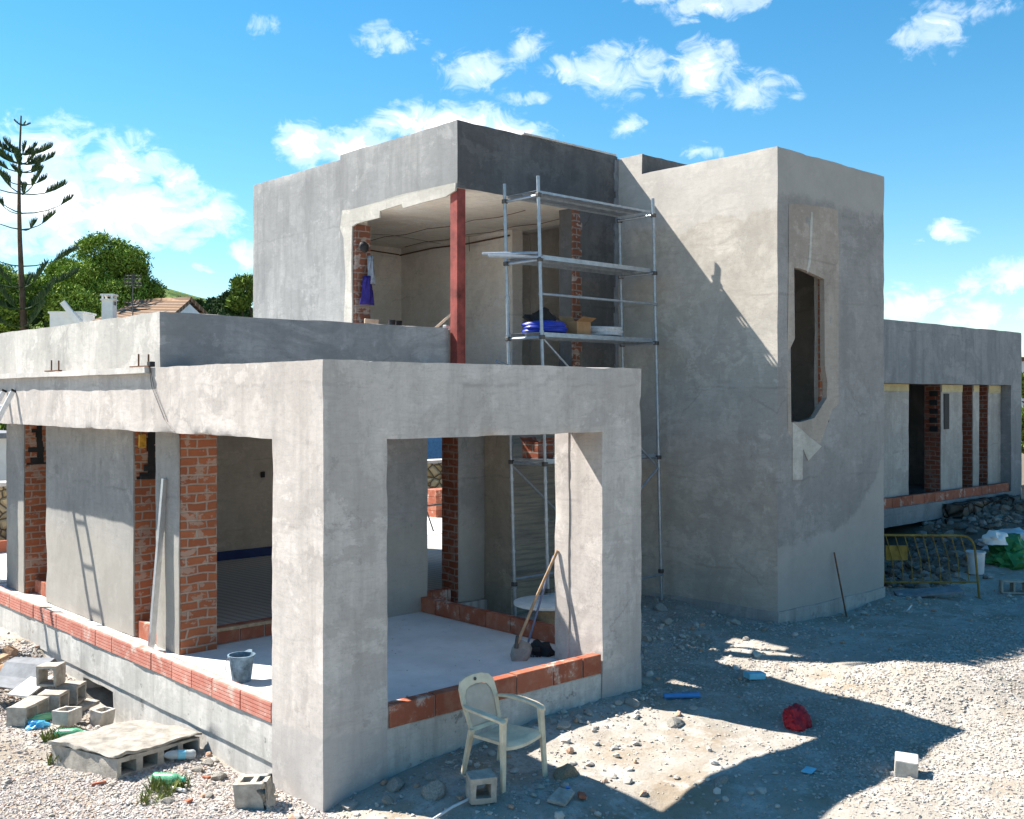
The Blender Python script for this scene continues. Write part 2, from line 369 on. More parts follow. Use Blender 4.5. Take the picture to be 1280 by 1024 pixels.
m.color(m.mix(m.math('MULTIPLY', m.ramp(f2, [(.55, 0), (.7, 1)]), .4), c, (0.36, 0.36, 0.36))); m.bump(f2, 0.25, 0.01)
M_slab = m.m
m = Mat('ribbed_floor', 0.9, 0.15)
o = m.sep(); rb = m.math('FRACT', m.math('MULTIPLY', m.math('ADD', m.math('ADD', o[0], m.math('MULTIPLY', o[1], 0.12)), m.math('MULTIPLY', m.noise(2, 3), .06)), 7.0))
rr = m.ramp(rb, [(0.0, 0.0), (0.3, 1), (0.6, 1), (0.9, 0)])
m.color(m.mix(rr, (0.30, 0.29, 0.275), (0.42, 0.41, 0.39))); m.bump(rr, 0.4, 0.015)
M_rib = m.m
BR1, BR2, MOR = (0.36, 0.125, 0.06), (0.24, 0.078, 0.042), (0.35, 0.31, 0.26)
M_brickx = bricks('brick_x', 'x', BR1, BR2, MOR)
M_bricky = bricks('brick_y', 'y', BR1, BR2, MOR)
M_brickyd = bricks('brick_y_smeared', 'y', (0.24, 0.10, 0.065), (0.18, 0.075, 0.05), (0.33, 0.28, 0.25), blot=1.0)
M_brickxd = bricks('brick_x_dark', 'x', (0.26, 0.08, 0.045), (0.2, 0.06, 0.035), (0.3, 0.26, 0.23), blot=0.3)
def terra(name, ca, cb, dust):
  m = Mat(name, 0.85, 0.2)
  n1 = m.noise(6, 6, 0.65); geo = m.node('ShaderNodeNewGeometry')
  c = m.mix(geo.outputs['Random Per Island'], ca, cb)
  c = m.mix(m.math('MULTIPLY', m.ramp(n1, [(.45, 0), (.7, 1)]), .6), c, dust)
  m.color(m.mix(m.math('MULTIPLY', m.ramp(m.noise(3, 7, .75), [(.56, 0), (.63, 1)]), .7), c, (0.52, 0.46, 0.40))); m.bump(m.noise(40, 4), 0.2, 0.01)
  return m.m
M_terra = terra('terracotta', (0.36, 0.12, 0.07), (0.27, 0.08, 0.045), (0.42, 0.22, 0.15))  # base darkened to put the shade of the smooth sills into the colour
M_terra_sunlit = terra('sunlit_dusty_ribbed_terracotta', (0.50, 0.20, 0.15), (0.41, 0.15, 0.11), (0.56, 0.36, 0.30))  # dusty ribbed bricks, base also paled to put the sun into the colour
M_mortar = plain('mortar', (0.36, 0.34, 0.31), 0.95, 0.1, var=0.3, bump=0.5)
M_galv = plain('galvanised_steel', (0.30, 0.345, 0.39), 0.42, 0.5, 0.55, 0.22, 14)
M_alu = plain('aluminium', (0.66, 0.68, 0.70), 0.38, 0.5, 0.6, 0.15, 10)
M_redsteel = plain('red_lead_steel', (0.21, 0.048, 0.038), 0.65, 0.25, 0.0, 0.6, 4)
M_steel = plain('dark_steel', (0.09, 0.085, 0.08), 0.6, 0.4, 0.4, 0.3, 12)
M_rust = plain('rusty_steel', (0.14, 0.075, 0.045), 0.85, 0.2, 0.1, 0.4, 14)
M_yellow = plain('yellow_paint', (0.21, 0.145, 0.03), 0.65, 0.25, 0.0, 0.4, 7)
M_cream = plain('cream_plastic', (0.64, 0.54, 0.39), 0.55, 0.3, 0.0, 0.26, 5)
M_rubber = plain('mortar_stained_rubber', (0.13, 0.19, 0.24), 0.8, 0.2, 0.0, 0.75, 7, 0.4)
M_wood = plain('weathered_wood', (0.36, 0.25, 0.16), 0.85, 0.15, 0.0, 0.35, 12)
M_woodp = plain('pale_wood', (0.58, 0.45, 0.33), 0.8, 0.15, 0.0, 0.2, 12)
M_board = plain('white_board', (0.62, 0.62, 0.60), 0.8, 0.15, 0.0, 0.15, 6)
M_cblock = plain('concrete_block', (0.36, 0.33, 0.285), 0.95, 0.1, 0.0, 0.35, 9, 0.7)
M_cblockw = plain('white_block', (0.47, 0.445, 0.40), 0.95, 0.1, 0.0, 0.25, 9, 0.4)
M_chunk = plain('broken_concrete', (0.34, 0.315, 0.28), 0.95, 0.1, 0.0, 0.35, 10, 0.7)
M_cap = plain('rough_mortar_cap', (0.31, 0.29, 0.255), 0.95, 0.1, 0.0, 0.38, 8, 0.9)
M_blue = plain('blue_plastic', (0.012, 0.035, 0.34), 0.42, 0.4, 0.0, 0.25, 6)
M_lblue = plain('light_blue_foam', (0.20, 0.52, 0.66), 0.75, 0.2, 0.0, 0.15, 6)
M_mblue = plain('mid_blue_plastic', (0.05, 0.22, 0.52), 0.5, 0.35, 0.0, 0.15, 6)
M_red = plain('red_sack', (0.36, 0.02, 0.03), 0.7, 0.25, 0.0, 0.35, 6)
M_green = plain('green_plastic_sheet', (0.03, 0.16, 0.05), 0.55, 0.3, 0.0, 0.4, 5)
M_grayplastic = plain('pale_plastic_sheet', (0.50, 0.52, 0.54), 0.5, 0.3, 0.0, 0.2, 6)
M_card = plain('cardboard', (0.33, 0.20, 0.105), 0.85, 0.1, 0.0, 0.2, 5)
M_black = plain('black_rubber', (0.018, 0.018, 0.02), 0.7, 0.3, 0.0, 0.3, 6)
M_cloth = plain('navy_cloth', (0.035, 0.028, 0.16), 0.95, 0.05, 0.0, 0.3, 10)
M_gcloth = plain('grey_cloth', (0.22, 0.25, 0.30), 0.95, 0.05, 0.0, 0.3, 10)
M_slate = plain('grey_roofing_sheet', (0.20, 0.21, 0.225), 0.85, 0.2, 0.0, 0.25, 6, 0.3)
M_skirt = plain('blue_membrane', (0.02, 0.045, 0.16), 0.6, 0.3, 0.0, 0.2, 5)
M_whitewall = plain('whitewash', (0.72, 0.71, 0.68), 0.9, 0.1, 0.0, 0.1, 3)
M_glass = plain('dark_glass', (0.03, 0.04, 0.06), 0.15, 0.5, 0.0, 0.2, 3)
M_conduit = plain('clear_coil', (0.48, 0.50, 0.52), 0.5, 0.35, 0.0, 0.2, 20)
def petmat(name, c):
    m = Mat(name, 0.15, 0.5); m.b.inputs['Base Color'].default_value = (*c, 1)
    m.b.inputs['Transmission Weight'].default_value = 0.6; m.b.inputs['Roughness'].default_value = 0.2
    return m.m
M_petg = petmat('green_pet', (0.25, 0.70, 0.42)); M_petc = petmat('clear_pet', (0.80, 0.86, 0.88))

# tiled roof, stones
m = Mat('roof_tiles', 0.9, 0.1)
o = m.sep(); wv = m.math('SINE', m.math('MULTIPLY', o[0], 26.0)); rw = m.math('FRACT', m.math('MULTIPLY', o[1], 2.6))
c = m.mix(m.noise(5, 5, .7), (0.20, 0.125, 0.08), (0.38, 0.26, 0.17))
c = m.mix(m.ramp(wv, [(0.2, .7), (.6, 0)]), c, (0.09, 0.06, 0.045)); m.color(m.mix(m.ramp(rw, [(0, .5), (.15, 0)]), c, (0.1, 0.07, 0.05)))
m.bump(wv, 0.8, 0.05); M_tiles = m.m
m = Mat('dry_stone', 0.95, 0.1)
vr = m.node('ShaderNodeTexVoronoi'); vr.feature = 'DISTANCE_TO_EDGE'; vr.inputs['Scale'].default_value = 3.2; m.link(m.scale(m.obj, (1, 1, 1.5)), vr.inputs['Vector'])
vc = m.node('ShaderNodeTexVoronoi'); vc.inputs['Scale'].default_value = 3.2; m.link(m.scale(m.obj, (1, 1, 1.5)), vc.inputs['Vector'])
c = m.mix(m.sep(vc.outputs['Color'])[0], (0.36, 0.27, 0.13), (0.50, 0.42, 0.27))
m.color(m.mix(m.ramp(vr.outputs['Distance'], [(0.02, 1), (0.09, 0)]), c, (0.10, 0.08, 0.06))); m.bump(m.ramp(vr.outputs['Distance'], [(0, 0), (0.2, 1)]), 0.9, 0.08)
M_stone = m.m

# ------------------------------------------------------------------ ground
CP = np.array([(0, 0, -.60), (.4, -.1, -.50), (.8, -.1, -.43), (1.4, -.1, -.37), (2.7, -.1, -.29), (4.2, -.1, -.33), (4.3, .5, -.25), (5, 1.2, -.16), (6, 2, -.08), (7.4, 2.4, -.02),
    (7.45, .3, -.10), (8.3, .2, -.17), (9.1, .2, -.2), (10.5, .3, -.10), (6.8, -2.4, -.06), (5.66, -3.1, -.40), (4.5, -2.05, -.45), (3.2, -1.4, -.40), (1.6, -2.7, -.58), (0, -2, -.65), (-1, -3, -.75), (1.2, -.9, -.45), (2.0, -1.0, -.44),
    (-.1, .8, -.60), (-.1, 1.5, -.655), (-.1, 2, -.63), (-.1, 3.6, -.74), (-.15, 4.7, -.88), (-.15, 5.2, -.82), (-.1, 5.7, -.56), (-.1, 6.5, -.5), (-.1, 7.2, -.36), (-.1, 8.6, -.38), (-1, 2, -.62), (-1.2, 1, -.62), (-1, 4.2, -.64), (-1.5, 6, -.45),
    (-3, 3, -.55), (-3, 8, -.42), (-.9, 7.5, -.33), (9, -2.3, -.12), (12, -.5, -.24), (11, .3, -.2), (13, -3, -.22), (9, -6, -.32), (5, -7, -.45), (4, -3.2, -.44), (7, -4, -.3), (13.3, .4, -.05), (14.5, .6, .05), (16, 1.6, -.1), (15, 2.7, -.35), (13, 2.2, -.4), (11.5, 2.5, -.4),
    (18, 2.2, .34), (17.6, 2.85, .2), (20, 2.6, .48), (22, 2.4, .45), (24, 2, .3), (18, 0, -.05), (20, -3, -.2), (-6, -6, -.8), (-8, 6, -.5), (30, 6, 0), (30, -20, -.4), (0, -25, -.8), (-25, 0, -.7), (-15, 25, -.6), (0, 30, -.5), (30, 30, -.4), (60, 60, -.6), (-40, 60, -.8), (10, 18, -.3),
    (1, 1, -.5), (3, 2, -.5), (3, 6, -.5), (6, 7, -.4), (9, 3, -.4), (5, 10, -.5)], float)
def gz(x, y, detail=True):
    x = np.asarray(x, float); y = np.asarray(y, float); sh = x.shape
    X = x.ravel(); Y = y.ravel(); out = np.zeros_like(X)
    for s in range(0, len(X), 40000):
        d2 = (X[s:s + 40000, None] - CP[:, 0]) ** 2 + (Y[s:s + 40000, None] - CP[:, 1]) ** 2 + (0.02 + .28 * np.clip(X[s:s + 40000, None] / .6, 0, 1))
        wgt = d2 ** -1.9; out[s:s + 40000] = (wgt * CP[:, 2]).sum(1) / wgt.sum(1)
    if detail:
        a = (0.09 - .062 * np.clip(X / .6 + .5, 0, 1)) * vnoise(X + 50, Y + 50, 0.55, 3) + 0.018 * vnoise(X + 50, Y + 50, 1.7, 4) + 0.012 * vnoise(X + 50, Y + 50, 4.5, 5)
        b = 0.014 * vnoise(X + 50, Y + 50, 11, 6)
        out = out + a + b
    return out.reshape(sh)
def G(x, y): return float(gz(np.array([x]), np.array([y]))[0])

def axis(lo, hi, step, a, b):
    fine = np.arange(lo, hi + step / 2, step); left = []; right = []
    v, s = lo, step
    while v > a: s *= 1.18; v -= s; left.append(v)
    v, s = fine[-1], step
    while v < b: s *= 1.18; v += s; right.append(v)
    return np.concatenate([np.array(left[::-1]), fine, np.array(right)])
gx = axis(-3.2, 14.5, 0.055, -900, 1400); gy = axis(-5.2, 9.0, 0.055, -700, 1500)
XX, YY = np.meshgrid(gx, gy, indexing='ij')
ZZ = gz(XX, YY)
far = np.clip((np.hypot(XX, YY) - 60) / 200, 0, 1); ZZ = ZZ * (1 - far) - 2.0 * far
nx, ny = XX.shape
gv = np.stack([XX.ravel(), YY.ravel(), ZZ.ravel()], 1)
ii = (np.arange(nx - 1)[:, None] * ny + np.arange(ny - 1)[None, :]).ravel()
gf = np.stack([ii, ii + ny, ii + ny + 1, ii + 1], 1)
m = Mat('dusty_ground', 0.97, 0.08)
n1 = m.noise(0.45, 7, 0.6); n2 = m.noise(2.6, 8, 0.7); n3 = m.noise(24, 6, 0.75); n4 = m.noise(1.1, 6, 0.65, m.scale(m.obj, (1, 1, 1), (9, 4, 2)))
c = m.mix(m.ramp(n1, [(.35, 0), (.65, 1)]), (0.285, 0.255, 0.215), (0.375, 0.35, 0.31))
c = m.mix(m.math('MULTIPLY', m.ramp(n4, [(.5, 0), (.66, 1)]), .7), c, (0.25, 0.19, 0.125))
c = m.mix(m.math('MULTIPLY', m.ramp(n2, [(.5, 0), (.6, 1)]), .65), c, (0.46, 0.435, 0.40))
c = m.mix(m.math('MULTIPLY', m.ramp(n3, [(.52, 0), (.64, 1)]), .55), c, (0.19, 0.165, 0.14))
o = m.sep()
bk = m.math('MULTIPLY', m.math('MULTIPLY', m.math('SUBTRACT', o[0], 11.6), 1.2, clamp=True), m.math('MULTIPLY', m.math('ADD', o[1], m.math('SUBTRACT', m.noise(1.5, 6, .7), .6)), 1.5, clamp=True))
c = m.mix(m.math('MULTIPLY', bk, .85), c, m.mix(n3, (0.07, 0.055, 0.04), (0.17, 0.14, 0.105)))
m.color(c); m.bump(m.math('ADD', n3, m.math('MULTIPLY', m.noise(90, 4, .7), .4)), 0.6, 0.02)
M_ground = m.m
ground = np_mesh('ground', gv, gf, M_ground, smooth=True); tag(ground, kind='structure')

# gravel: thousands of loose stones, as one object
ico = bmesh.new(); bmesh.ops.create_icosphere(ico, subdivisions=1, radius=1.0)
IV0 = np.array([v.co[:] for v in ico.verts]); IF0 = np.array([[v.index for v in f.verts] for f in ico.faces]); ico.free()
OV = np.array([(1, 0, 0), (-1, 0, 0), (0, 1, 0), (0, -1, 0), (0, 0, 1), (0, 0, -1), ], float) 
OF = np.array([(0, 2, 4), (2, 1, 4), (1, 3, 4), (3, 0, 4), (2, 0, 5), (1, 2, 5), (3, 1, 5), (0, 3, 5)])
def stones(name, px, py, size, mat, flat=0.6, sink=0.25, smooth=False, small=True, zz=None):
    IV, IF = (OV, OF) if small else (IV0, IF0)
    n = len(px); pz = gz(px, py) if zz is None else np.full(n, zz)
    q = RNG.normal(size=(n, 4)); q /= np.linalg.norm(q, axis=1)[:, None]
    a, b, c_, d_ = q.T
    Rm = np.stack([1 - 2 * (c_ * c_ + d_ * d_), 2 * (b * c_ - a * d_), 2 * (b * d_ + a * c_), 2 * (b * c_ + a * d_), 1 - 2 * (b * b + d_ * d_), 2 * (c_ * d_ - a * b), 2 * (b * d_ - a * c_), 2 * (c_ * d_ + a * b), 1 - 2 * (b * b + c_ * c_)], 1).reshape(n, 3, 3)
    sc = size[:, None] * RNG.uniform(0.55, 1.2, (n, 3))
    V = IV[None] * RNG.uniform(0.72, 1.15, (n, len(IV), 1)) * sc[:, None, :]
    V = np.einsum('nij,nkj->nki', Rm, V); V[:, :, 2] *= flat
    V += np.stack([px, py, pz + size * flat * (0.5 - sink)], 1)[:, None, :]
    F = (IF[None] + (np.arange(n) * len(IV))[:, None, None]).reshape(-1, 3)
    return np_mesh(name, V.reshape(-1, 3), F, mat, smooth=smooth)
def stone_mat(name, cols, hue=0.0):
    m = Mat(name, 0.95, 0.1); g = m.node('ShaderNodeNewGeometry')
    n = len(cols); c = m.ramp(g.outputs['Random Per Island'], [(i / n, cc) for i, cc in enumerate(cols)], 'CONSTANT')
    m.color(m.mix(m.math('MULTIPLY', m.noise(30, 4, .7), .5), c, (0.30, 0.27, 0.23))); return m.m
M_grav = stone_mat('gravel_stone', [(0.40, 0.38, 0.33), (0.48, 0.44, 0.40), (0.35, 0.33, 0.30), (0.44, 0.40, 0.35), (0.53, 0.49, 0.45), (0.39, 0.34, 0.30), (0.30, 0.27, 0.26)])
M_grav2 = stone_mat('pink_gravel_stone', [(0.40, 0.36, 0.34), (0.46, 0.43, 0.41), (0.40, 0.31, 0.26), (0.43, 0.40, 0.36), (0.51, 0.48, 0.46), (0.36, 0.32, 0.31)])
def inside(x, y):   # footprints of the house, with a margin
    return ((x > -.01) & (x < 4.2) & (y > 0) & (y < 11)) | ((x > 7.5) & (x < 10.5) & (y > .35) & (y < 6)) | ((x > 4) & (y > 3.4) & (x < 7.6)) 
def scatter(n, x0, x1, y0, y1, dens, smin, smax):
    x = RNG.uniform(x0, x1, n); y = RNG.uniform(y0, y1, n)
    keep = (RNG.random(n) < np.clip(dens(x, y), 0, 1)) & ~inside(x, y)
    x, y = x[keep], y[keep]; s = smin + (smax - smin) * RNG.random(len(x)) ** 2.5
    return x, y, s
def dens_right(x, y):
    nz = vnoise(x + 50, y + 50, .8, 21) + .5 * vnoise(x + 50, y + 50, 2.5, 22)
    d = 0.13 + 0.55 * np.clip(nz * 3 - .25, 0, 1)
    band = np.exp(-((x - 5.35 - .05 * y) / .75) ** 2) * (y < 2.2)                     # gravel run between porch and tower
    fore = 1 / (1 + np.exp(-((x - y) - 7.3 - 1.2 * nz) * 3.0)) * (y < -1.5)           # gravel in the right foreground
    lit = np.exp(-(((x - 2.7) / 1.5) ** 2 + ((y + 1.9) / .8) ** 2))
    return (d + .9 * band * (.4 + .6 * np.clip(nz * 3 + .6, 0, 1))) * (1 - .75 * lit) + .85 * fore * (.35 + .65 * np.clip(nz * 4 + .7, 0, 1))
x, y, s = scatter(150000, -.2, 12.5, -5.0, 3.3, dens_right, 0.008, 0.030)
tag(stones('gravel', x, y, s, M_grav), kind='stuff')
def dens_left(x, y):
    nz = vnoise(x + 50, y + 50, .9, 31) + .5 * vnoise(x + 50, y + 50, 2.5, 32)
    return 0.25 + .5 * np.clip(nz * 3, 0, 1) + .9 / (1 + np.exp((y - 1.9 + .35 * x) * 4))
x, y, s = scatter(80000, -2.6, 0, -1.2, 7.5, dens_left, 0.008, 0.031)
tag(stones('pale_gravel', x, y, s, M_grav2), kind='stuff')
# small broken rubble lying about
def dens_rub(x, y):
    wall = np.exp(-np.abs(y + .25) / .3) * (x > -.3) * (x < 4.6) + np.exp(-np.abs(x + .3) / .35) * (y > 0) + np.exp(-(((x - 1.8) / .6) ** 2 + ((y + 1.25) / .35) ** 2)) * 1.6
    tow = np.exp(-np.abs(y - .1) / .35) * (x > 6.8) * (x < 11) + np.exp(-(((x - 5.6) / 1.2) ** 2 + ((y - 1.2) / 1.0) ** 2))
    left = (x < 0) * (y > 4.5) * .7
    lit = np.exp(-(((x - 2.9) / 1.5) ** 2 + ((y + 1.7) / .8) ** 2)) * np.clip(vnoise(x + 50, y + 50, 2.2, 71) * 3 + .3, 0, 1)
    return (.10 + .75 * wall + .6 * tow + left + .5 * lit) * (1 - (x > 12.2) * (y > .2))
x, y, s = scatter(19000, -2.5, 21, -3.5, 8.0, dens_rub, 0.007, 0.058)
tag(stones('rubble', x, y, s, M_chunkr if 'M_chunkr' in globals() else stone_mat('rubble_stone', [(0.44, 0.41, 0.37), (0.50, 0.47, 0.43), (0.36, 0.33, 0.30), (0.42, 0.25, 0.17), (0.52, 0.49, 0.46), (0.40, 0.36, 0.31)]), flat=.7, sink=.15, small=False), kind='stuff')

def dens_bank(x, y): return .25 + 1.2 * np.clip(vnoise(x + 50, y + 50, .9, 41) * 2 + .3, 0, 1)
x, y, s = scatter(5000, 11.8, 23, .2, 3.0, dens_bank, 0.03, 0.16)
M_darkrub = stone_mat('dark_rubble_stone', [(0.10, 0.085, 0.07), (0.14, 0.12, 0.10), (0.08, 0.07, 0.06), (0.18, 0.16, 0.14), (0.12, 0.095, 0.07), (0.25, 0.23, 0.21)])
tag(stones('bank_rubble', x, y, s, M_darkrub, flat=.7, sink=.2, small=False), kind='stuff')
m = Mat('rough_dark_stone', 0.97, 0.08)
vr = m.node('ShaderNodeTexVoronoi'); vr.feature = 'DISTANCE_TO_EDGE'; vr.inputs['Scale'].default_value = 3.4; m.link(m.obj, vr.inputs['Vector'])
vc = m.node('ShaderNodeTexVoronoi'); vc.inputs['Scale'].default_value = 3.4; m.link(m.obj, vc.inputs['Vector'])
m.color(m.mix(m.ramp(vr.outputs['Distance'], [(0.02, 1), (0.10, 0)]), m.mix(m.sep(vc.outputs['Color'])[0], (0.09, 0.08, 0.07), (0.20, 0.18, 0.155)), (0.03, 0.025, 0.02)))
m.bump(m.ramp(vr.outputs['Distance'], [(0, 0), (0.25, 1)]), 1.0, 0.12); M_darkstone = m.m

n = 420; x = RNG.uniform(.15, 3.9, n); y = RNG.uniform(.15, 3.8, n); s = .004 + .012 * RNG.random(n) ** 4
k = (RNG.random(n) < .25 + .75 * (x < .6) + .5 * (vnoise(x + 9, y + 9, 1.2, 61) > .12)); 
tag(stones('mortar_crumbs', x[k], y[k], s[k], M_grav2, flat=.7, sink=.3, zz=0.0), kind='stuff')
# ------------------------------------------------------------------ the house under construction
H = thing('unfinished_house', 'unfinished house of grey rendered boxes with open porch, upper room and tall stair tower', 'house')

solid('porch_frame', [(0, .68, 0, .5, -1.2, 3.31), (0, .5, .5, .86, -1.2, 3.31), (3.555, 4.21, 0, .5, -1.2, 3.31), (3.543, 4.21, .5, .72, -1.2, 2.7),
    (0, 4.21, 0, .5, 2.6, 3.31), (0, .5, .5, 10.9, 2.6, 3.31), (3.6, 4.21, .5, 3.46, 2.62, 3.31), (0, .5, 10.3, 10.9, -.03, 2.6)], M_porch, H, amp=.008, step=.11)
solid('plinth', [(.68, 3.555, .012, .3, -1.2, -.03), (.012, .3, .86, 10.9, -.40, -.03), (.035, .3, .86, 10.9, -1.2, -.415), (.05, .3, .86, 10.9, -.416, -.399), (3.9, 4.2, .72, 4.1, -1.2, -.01)], M_plinth, H, holes=[(-.1, .6, 4.58, 5.5, -1.3, -.50)], amp=.008)
def slabpart(name, b, mat, parent=H):
    q = MB(); q.box(*b); return q.build(name, mat, parent)
slabpart('floor_slab', (.29, 3.95, .29, 3.95, -.25, 0), M_slab)
slabpart('floor_slab', (.02, .292, .861, 10.29, -.029, -.002), M_slab)
slabpart('floor_slab', (.69, 3.54, .02, .292, -.029, -.003), M_slab)
slabpart('floor_slab', (.30, .96, 3.951, 10.2, -.25, -.004), M_slab)
slabpart('floor_slab', (3.951, 4.19, .73, 3.95, -.01, -.002), M_slab)
slabpart('ribbed_floor', (.961, 7.5, 3.951, 10.3, -.25, -.006), M_rib)
slabpart('terrace_slab', (-9, 13, 10.301, 15.5, -.25, 0), M_slab)
slabpart('terrace_slab', (7.5, 13, 6.2, 10.3, -.25, -.01), M_rib)

# street-side wall behind the porch edge: three stubs of wall, brick at their ends
def pier(y0, y1, jag):
    p = MB(); p.box(.5, .95, y0, y1, -.002, 2.6)
    o = p.build('wall_pier', M_bricky, H)
    solid('render_coat', [(.478, .499, y0 + .012, y1 - .012, .0, 2.598)], M_wallgrey, o, amp=.006, step=.12)
    q = MB()
    z = 1.98                                                # hacked-out shutter chase at the top: black blocks paint the dark of its ragged void
    while z < 2.58:
        h = random.uniform(.05, .09); a = .64 + .03 * random.random(); b = .74 + .04 * random.random()
        if int(z * 20) % 3 == 0: a -= random.uniform(.06, .13)
        q.box(a, b, y0 - .006, y0 + .03, z, min(z + h + .004, 2.6)); z += h
    q.box(.515, .86, y0 - .009, y0 + .02, 1.955, 1.985)
    if jag: q.build('chase_dark', M_black, o, rough=.012)
    return o
pier(3.78, 4.42, False); pier(5.04, 8.11, True); pier(9.03, 9.85, True)

def sill(axis, a0, a1, d0, d1, z0, h, L, ribs=True, outer=-1, jit=.004, parent=H, mat=None):
    """row of hollow bricks laid on edge along axis; ribs on the outer face"""
    q = MB(); a = a0
    while a < a1 - .03:
        l = min(L * random.uniform(.72, 1.08), a1 - a); g = .006 + .006 * random.random(); e = random.uniform(-jit, jit)
        n = 5; pts = []
        if ribs:
            for k in range(n):
                zl = z0 + h * k / n; zh = z0 + h * (k + 1) / n
                pts += [(0, zl + .004), (0, zh - .004), (.009, zh - .003), (.009, zh + .003 if k < n - 1 else zh)]
        else: pts = [(0.004, z0), (0, z0 + .006), (0, z0 + h - .006), (.006, z0 + h)]
        w = d1 - d0
        pts += [(w, z0 + h), (w, z0)] + ([(.009, z0)] if ribs else [])
        dz = random.uniform(-jit, jit) * .8
        def fr(u, z, t, e=e, dz=dz):
            d = (d0 + u + e) if outer < 0 else (d1 - u - e)
            return (d, t, z + dz) if axis == 'y' else (t, d, z + dz)
        q.prism(pts, a + g, a + l - g, fr); a += l
    q2 = q.build('brick_sill', mat or M_terra, parent)
    b = MB(); ins = .014
    t_ = .004 if ribs else -.012
    n_ = max(1, int((a1 - a0) / .35))
    for i in range(n_):
        s0 = a0 + (a1 - a0) * i / n_; s1 = a0 + (a1 - a0) * (i + 1) / n_; k_ = t_ - .004 * random.random()
        if axis == 'y': b.box(d0 + ins, d1 - ins, s0, s1, z0 - .012, z0 + h + k_)
        else: b.box(s0, s1, d0 + ins, d1 - ins, z0 - .012, z0 + h + k_)
    b.build('mortar_joint', M_mortar, q2)
    return q2
sill('y', .87, 10.25, -.004, .115, -.022, .185, .56, mat=M_terra_sunlit)
sill('x', .69, 3.535, -.004, .115, -.022, .205, .52, ribs=False)
sill('y', .74, 3.93, 4.06, 4.17, .002, .20, .5, ribs=False, outer=1, jit=.002)
sill('x', .97, 3.02, 3.975, 4.09, .004, .20, .42, ribs=False)
sill('x', 4.20, 4.82, 4.12, 4.24, .004, .19, .3, ribs=False)
sill('y', 4.44, 5.02, .52, .63, .0, .21, .29, ribs=False)
sill('y', 8.13, 9.01, .62, .73, .0, .21, .29, ribs=False)

# roof edge, parapet, inner roof
solid('roof_lip', [(-.072, -.004, 3.47, 10.9, 3.245, 3.315)], M_white, H, amp=.004)
slabpart('roof_slab', (.502, 7.50, 3.462, 10.2, 2.601, 3.25), M_slab)
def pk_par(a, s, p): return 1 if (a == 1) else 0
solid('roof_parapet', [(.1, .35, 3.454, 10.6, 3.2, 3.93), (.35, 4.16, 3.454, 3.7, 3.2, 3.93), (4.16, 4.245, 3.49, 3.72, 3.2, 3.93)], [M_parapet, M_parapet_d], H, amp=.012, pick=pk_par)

# ground floor walls under the upper storey
solid('inner_wall', [(3.02, 4.18, 3.86, 4.12, -.003, 2.6)], M_wallgrey, H)
solid('inner_wall', [(5.36, 7.527, 3.42, 4.1, -.6, 2.6)], [M_scratch, M_wallbounce], H, pick=lambda a, s, p: 1 if a == 0 else 0, amp=.012)
q = MB(); q.box(4.84, 5.362, 4.02, 4.36, -.003, 2.6); jb = q.build('wall_pier', M_brickxd, H)
solid('render_coat', [(4.852, 5.358, 3.998, 4.018, .0, 2.598)], M_wallgrey, jb)
solid('room_wall', [(.96, 7.3, 10.02, 10.2, -.005, 2.6)], M_room, H)
solid('room_wall', [(7.28, 7.5, 4.12, 6.9, -.3, 2.6)], M_room, H)
q = MB(); q.box(.96, 7.3, 9.985, 10.015, -.004, .16); q.build('blue_skirting', M_skirt, H)
q = MB(); q.box(5.05, 5.13, 10.003, 10.02, 1.47, 1.58); q.build('socket_box', M_black, H)
q = MB(); q.box(.99, 2.2, 3.93, 3.972, .16, .2); q.build('timber_strip', M_wood, H)

# upper storey
def pk_up(a, s, p):
    if a == 2 and s < 0: return 3
    if a == 1 and s < 0 and p[1] < 3.5: return 1
    if a == 0 and s < 0 and 6.4 < p[0] < 6.6: return 1
    if (a == 0 and s < 0 and p[0] < 4.4) or (a == 2 and s > 0 and p[2] > 6) or (a == 1 and s > 0 and p[1] > 8.8): return 0
    return 2
solid('upper_storey', [(4.25, 4.55, 3.30, 6.15, 3.252, 6.76), (4.27, 4.55, 6.15, 8.9, 3.252, 6.695), (4.25, 7.525, 3.30, 3.60, 5.84, 6.76), (6.52, 7.525, 3.30, 3.60, 3.252, 5.84),
    (4.55, 7.525, 8.62, 8.9, 3.252, 6.69), (7.28, 7.525, 5.47, 8.62, 3.252, 6.69), (7.28, 7.525, 3.6, 5.47, 5.84, 6.69), (4.55, 7.28, 3.60, 8.62, 5.84, 6.35)],
    [M_upper, M_dark, M_inside, M_ceil], H, holes=[(4.2, 4.6, 3.2, 5.83, 3.2, 5.84)], amp=.009, pick=pk_up, step=.18)
q = MB()
for k in range(25):
    q.box(6.512, 6.64 + .07 * random.random(), 3.286, 3.32, 3.26 + k * .103, 3.26 + (k + 1) * .103 - .002)
q.build('brick_jamb', M_brickyd, H, rough=.004)
q = MB(); q.box(4.27, 4.545, 5.75, 5.826, 3.26, 5.64); q.build('brick_jamb', M_brickyd, H, rough=.004)
sill('x', 4.56, 6.5, 3.32, 3.44, 3.252, .165, .4, ribs=False)
q = MB(); q.box(5.5, 7.5, 3.295, 3.40, 6.772, 6.80); q.build('roof_film', M_white, H, rough=.012)
